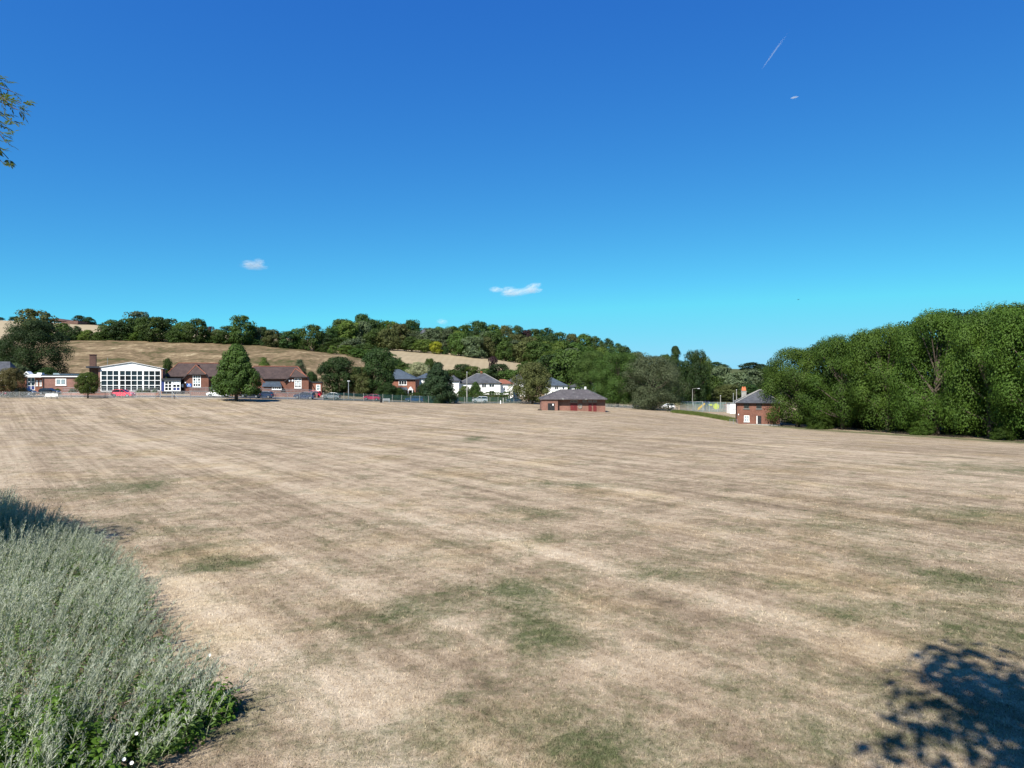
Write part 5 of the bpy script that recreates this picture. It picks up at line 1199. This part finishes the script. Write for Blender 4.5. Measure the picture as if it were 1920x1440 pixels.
set_attr(me, 'green', np.repeat(green_at(xv2, yv2), 3)); set_attr(me, 'pale', np.repeat(pale_at(xv2, yv2), 3)); set_attr(me, 'tone', np.repeat(rng.random(n), 3))
b = NB('dry_grass_blade'); c, _, _ = grass_color(b); c = b.mix(1.0, c, b.ramp(b.attr('tone'), [(0, .55), (.6, 1.1), (1, 1.7)]), 'MULTIPLY'); b.color(c).rough(.9); b.b.inputs['Specular IOR Level'].default_value = .05
o = link('dry_grass', me, b.m); tag(o, 'short dry grass blades over the near field', 'grass', kind='stuff')

# rough green grass strip before the playground
rng = np.random.default_rng(44); n = 26000; t = rng.random(n)
pl = np.array([gp(1274, 170), gp(1320, 165), gp(1384, 152)]); wd2 = 5 + 3 * t
xc = np.interp(t, [0, .45, 1], pl[:, 0]); yc = np.interp(t, [0, .45, 1], pl[:, 1]); xg = xc + rng.normal(size=n) * .7; yg = yc + rng.random(n) * wd2
base = np.stack([xg, yg, GA(xg, yg)], -1); an = rng.random(n) * 6.28; hg = .25 + .55 * rng.random(n); w_ = np.stack([np.cos(an), np.sin(an), 0 * an], -1) * .035; ln = rng.normal(size=(n, 2)) * .25
tip = base + np.stack([ln[:, 0] * hg, ln[:, 1] * hg, hg], -1)
o = link('long_grass', np_mesh('long_grass', np.stack([base - w_, base + w_, tip], 1).reshape(-1, 3), np.arange(3 * n).reshape(n, 3)), LEAF['longgrass']); tag(o, 'long green grass strip before the playground and cabin', 'grass', kind='stuff')

# ------------------------------------------------------------------ clouds, vapour trails, bird
def ellipsoid(nu=20, nv=12):
    v = [(math.sin(PI*j/nv)*math.cos(2*PI*i/nu), math.sin(PI*j/nv)*math.sin(2*PI*i/nu), math.cos(PI*j/nv)) for j in range(nv+1) for i in range(nu)]
    f = [(j*nu+i, (j+1)*nu+i, (j+1)*nu+(i+1) % nu, j*nu+(i+1) % nu) for j in range(nv) for i in range(nu)]
    return np_mesh('puff', v, f, True)
PUFF = ellipsoid()
def M_cloud(name, dens, nscale, lo, taper=False):
    b = NB(name); v = b.coord(); ln_ = b.n('VectorMath', operation='LENGTH'); b.L(v, ln_.inputs[0])
    fall = b.math('SUBTRACT', 1.0, ln_.outputs['Value'], True)
    nz = b.ramp(b.noise(b.map(v, nscale), 1.0, 4, .6, .5), [(lo, 0), (lo + .25, 1)])
    d_ = b.math('MULTIPLY', b.math('MULTIPLY', fall, nz), dens)
    if taper: sp = b.n('SeparateXYZ'); b.L(v, sp.inputs[0]); d_ = b.math('MULTIPLY', d_, b.math('ADD', .5, b.math('MULTIPLY', sp.outputs[0], -.5), True))
    pv = b.n('VolumePrincipled'); pv.inputs['Color'].default_value = (.98, .98, 1, 1); pv.inputs['Anisotropy'].default_value = -.5
    b.L(d_, pv.inputs['Density']); b.L(pv.outputs[0], b.out.inputs['Volume']); b.t.links.remove(b.out.inputs['Surface'].links[0]); return b.m
CL = M_cloud('thin_cloud', .030, (2.2, 2.2, 3.0), .40)
CL2 = M_cloud('wisp_cloud', .014, (2.2, 2.2, 3.0), .40)
def cloud(name, label, puffs, mat):
    e = None
    for px, py, wpx, hpx, tilt in puffs:
        d = 4200; p = P(px, py, d)
        if e is None: e = empty(name, p, 0, label, 'cloud'); p0 = p
        o = link('puff', PUFF, mat, e, p - p0); o.scale = (wpx * d / F / 2, 60, hpx * d / F / 2); o.rotation_euler = (0, math.radians(tilt), 0)
    return e
cloud('cloud', 'small left white cloud in the clear sky above the school', ((476, 500, 56, 15, 3), (468, 494, 30, 14, 0), (485, 493, 24, 18, -20)), CL)
cloud('cloud', 'small right white cloud in the clear sky above the wooded hill', ((972, 548, 76, 16, -8), (955, 546, 40, 20, 0), (998, 538, 40, 15, -18), (1000, 545, 40, 12, -4), (930, 543, 30, 12, 0)), CL)
cloud('cloud', 'tiny faint cloud wisp just over the wooded skyline', ((829, 603, 24, 12, 0),), CL2)
def trail(px0, py0, px1, py1, wpx, dens, label, taper):
    d = 9000; a, c_ = P(px0, py0, d), P(px1, py1, d); m_ = (a + c_) / 2; L_ = (c_ - a).length
    o = link('vapour_trail', PUFF, M_cloud('vapour', dens, (6, 2, 2), .2, taper), None, m_); o.scale = (L_ / 2, wpx * d / F / 2, wpx * d / F / 2)
    o.rotation_euler = (0, -math.atan2(c_.z - a.z, c_.x - a.x), 0); tag(o, label, 'vapour trail'); return o
trail(1426, 133, 1484, 52, 4.5, .035, 'long faint vapour trail fading upward in the upper right sky', True)
trail(1481, 185, 1498, 180.5, 4.5, .09, 'short bright vapour trail below the long one', False)
# a bird on the wing
p = P(1497, 562, 140); e = empty('bird', p, .4, 'tiny dark bird flying above the right-hand trees', 'bird')
MB().tube([(-.16, 0, 0), (-.08, 0, .02), (.08, 0, .02), (.17, 0, .03)], [.01, .045, .05, .012], 6).build('body', MAT['black'], e)
for sg in (-1, 1): MB().add([(.07, sg*.03, .03), (-.06, sg*.03, .03), (-.05, sg*.22, .10), (-.09, sg*.42, .05), (.05, sg*.24, .11), (.07, sg*.03, .018), (-.06, sg*.03, .018), (-.05, sg*.22, .09), (-.09, sg*.42, .045), (.05, sg*.24, .10)], [(0,1,2,4),(4,2,3),(9,7,6,5),(8,7,9),(0,4,9,5),(4,3,8,9),(3,2,7,8),(2,1,6,7)]).build('wing', MAT['black'], e)
MB().add([(-.15, -.03, 0), (-.15, .03, 0), (-.28, .06, 0), (-.28, -.06, 0), (-.15, -.03, .01), (-.15, .03, .01), (-.28, .06, .01), (-.28, -.06, .01)], [(0,3,2,1),(4,5,6,7),(0,1,5,4),(1,2,6,5),(2,3,7,6),(3,0,4,7)]).build('tail', MAT['black'], e)
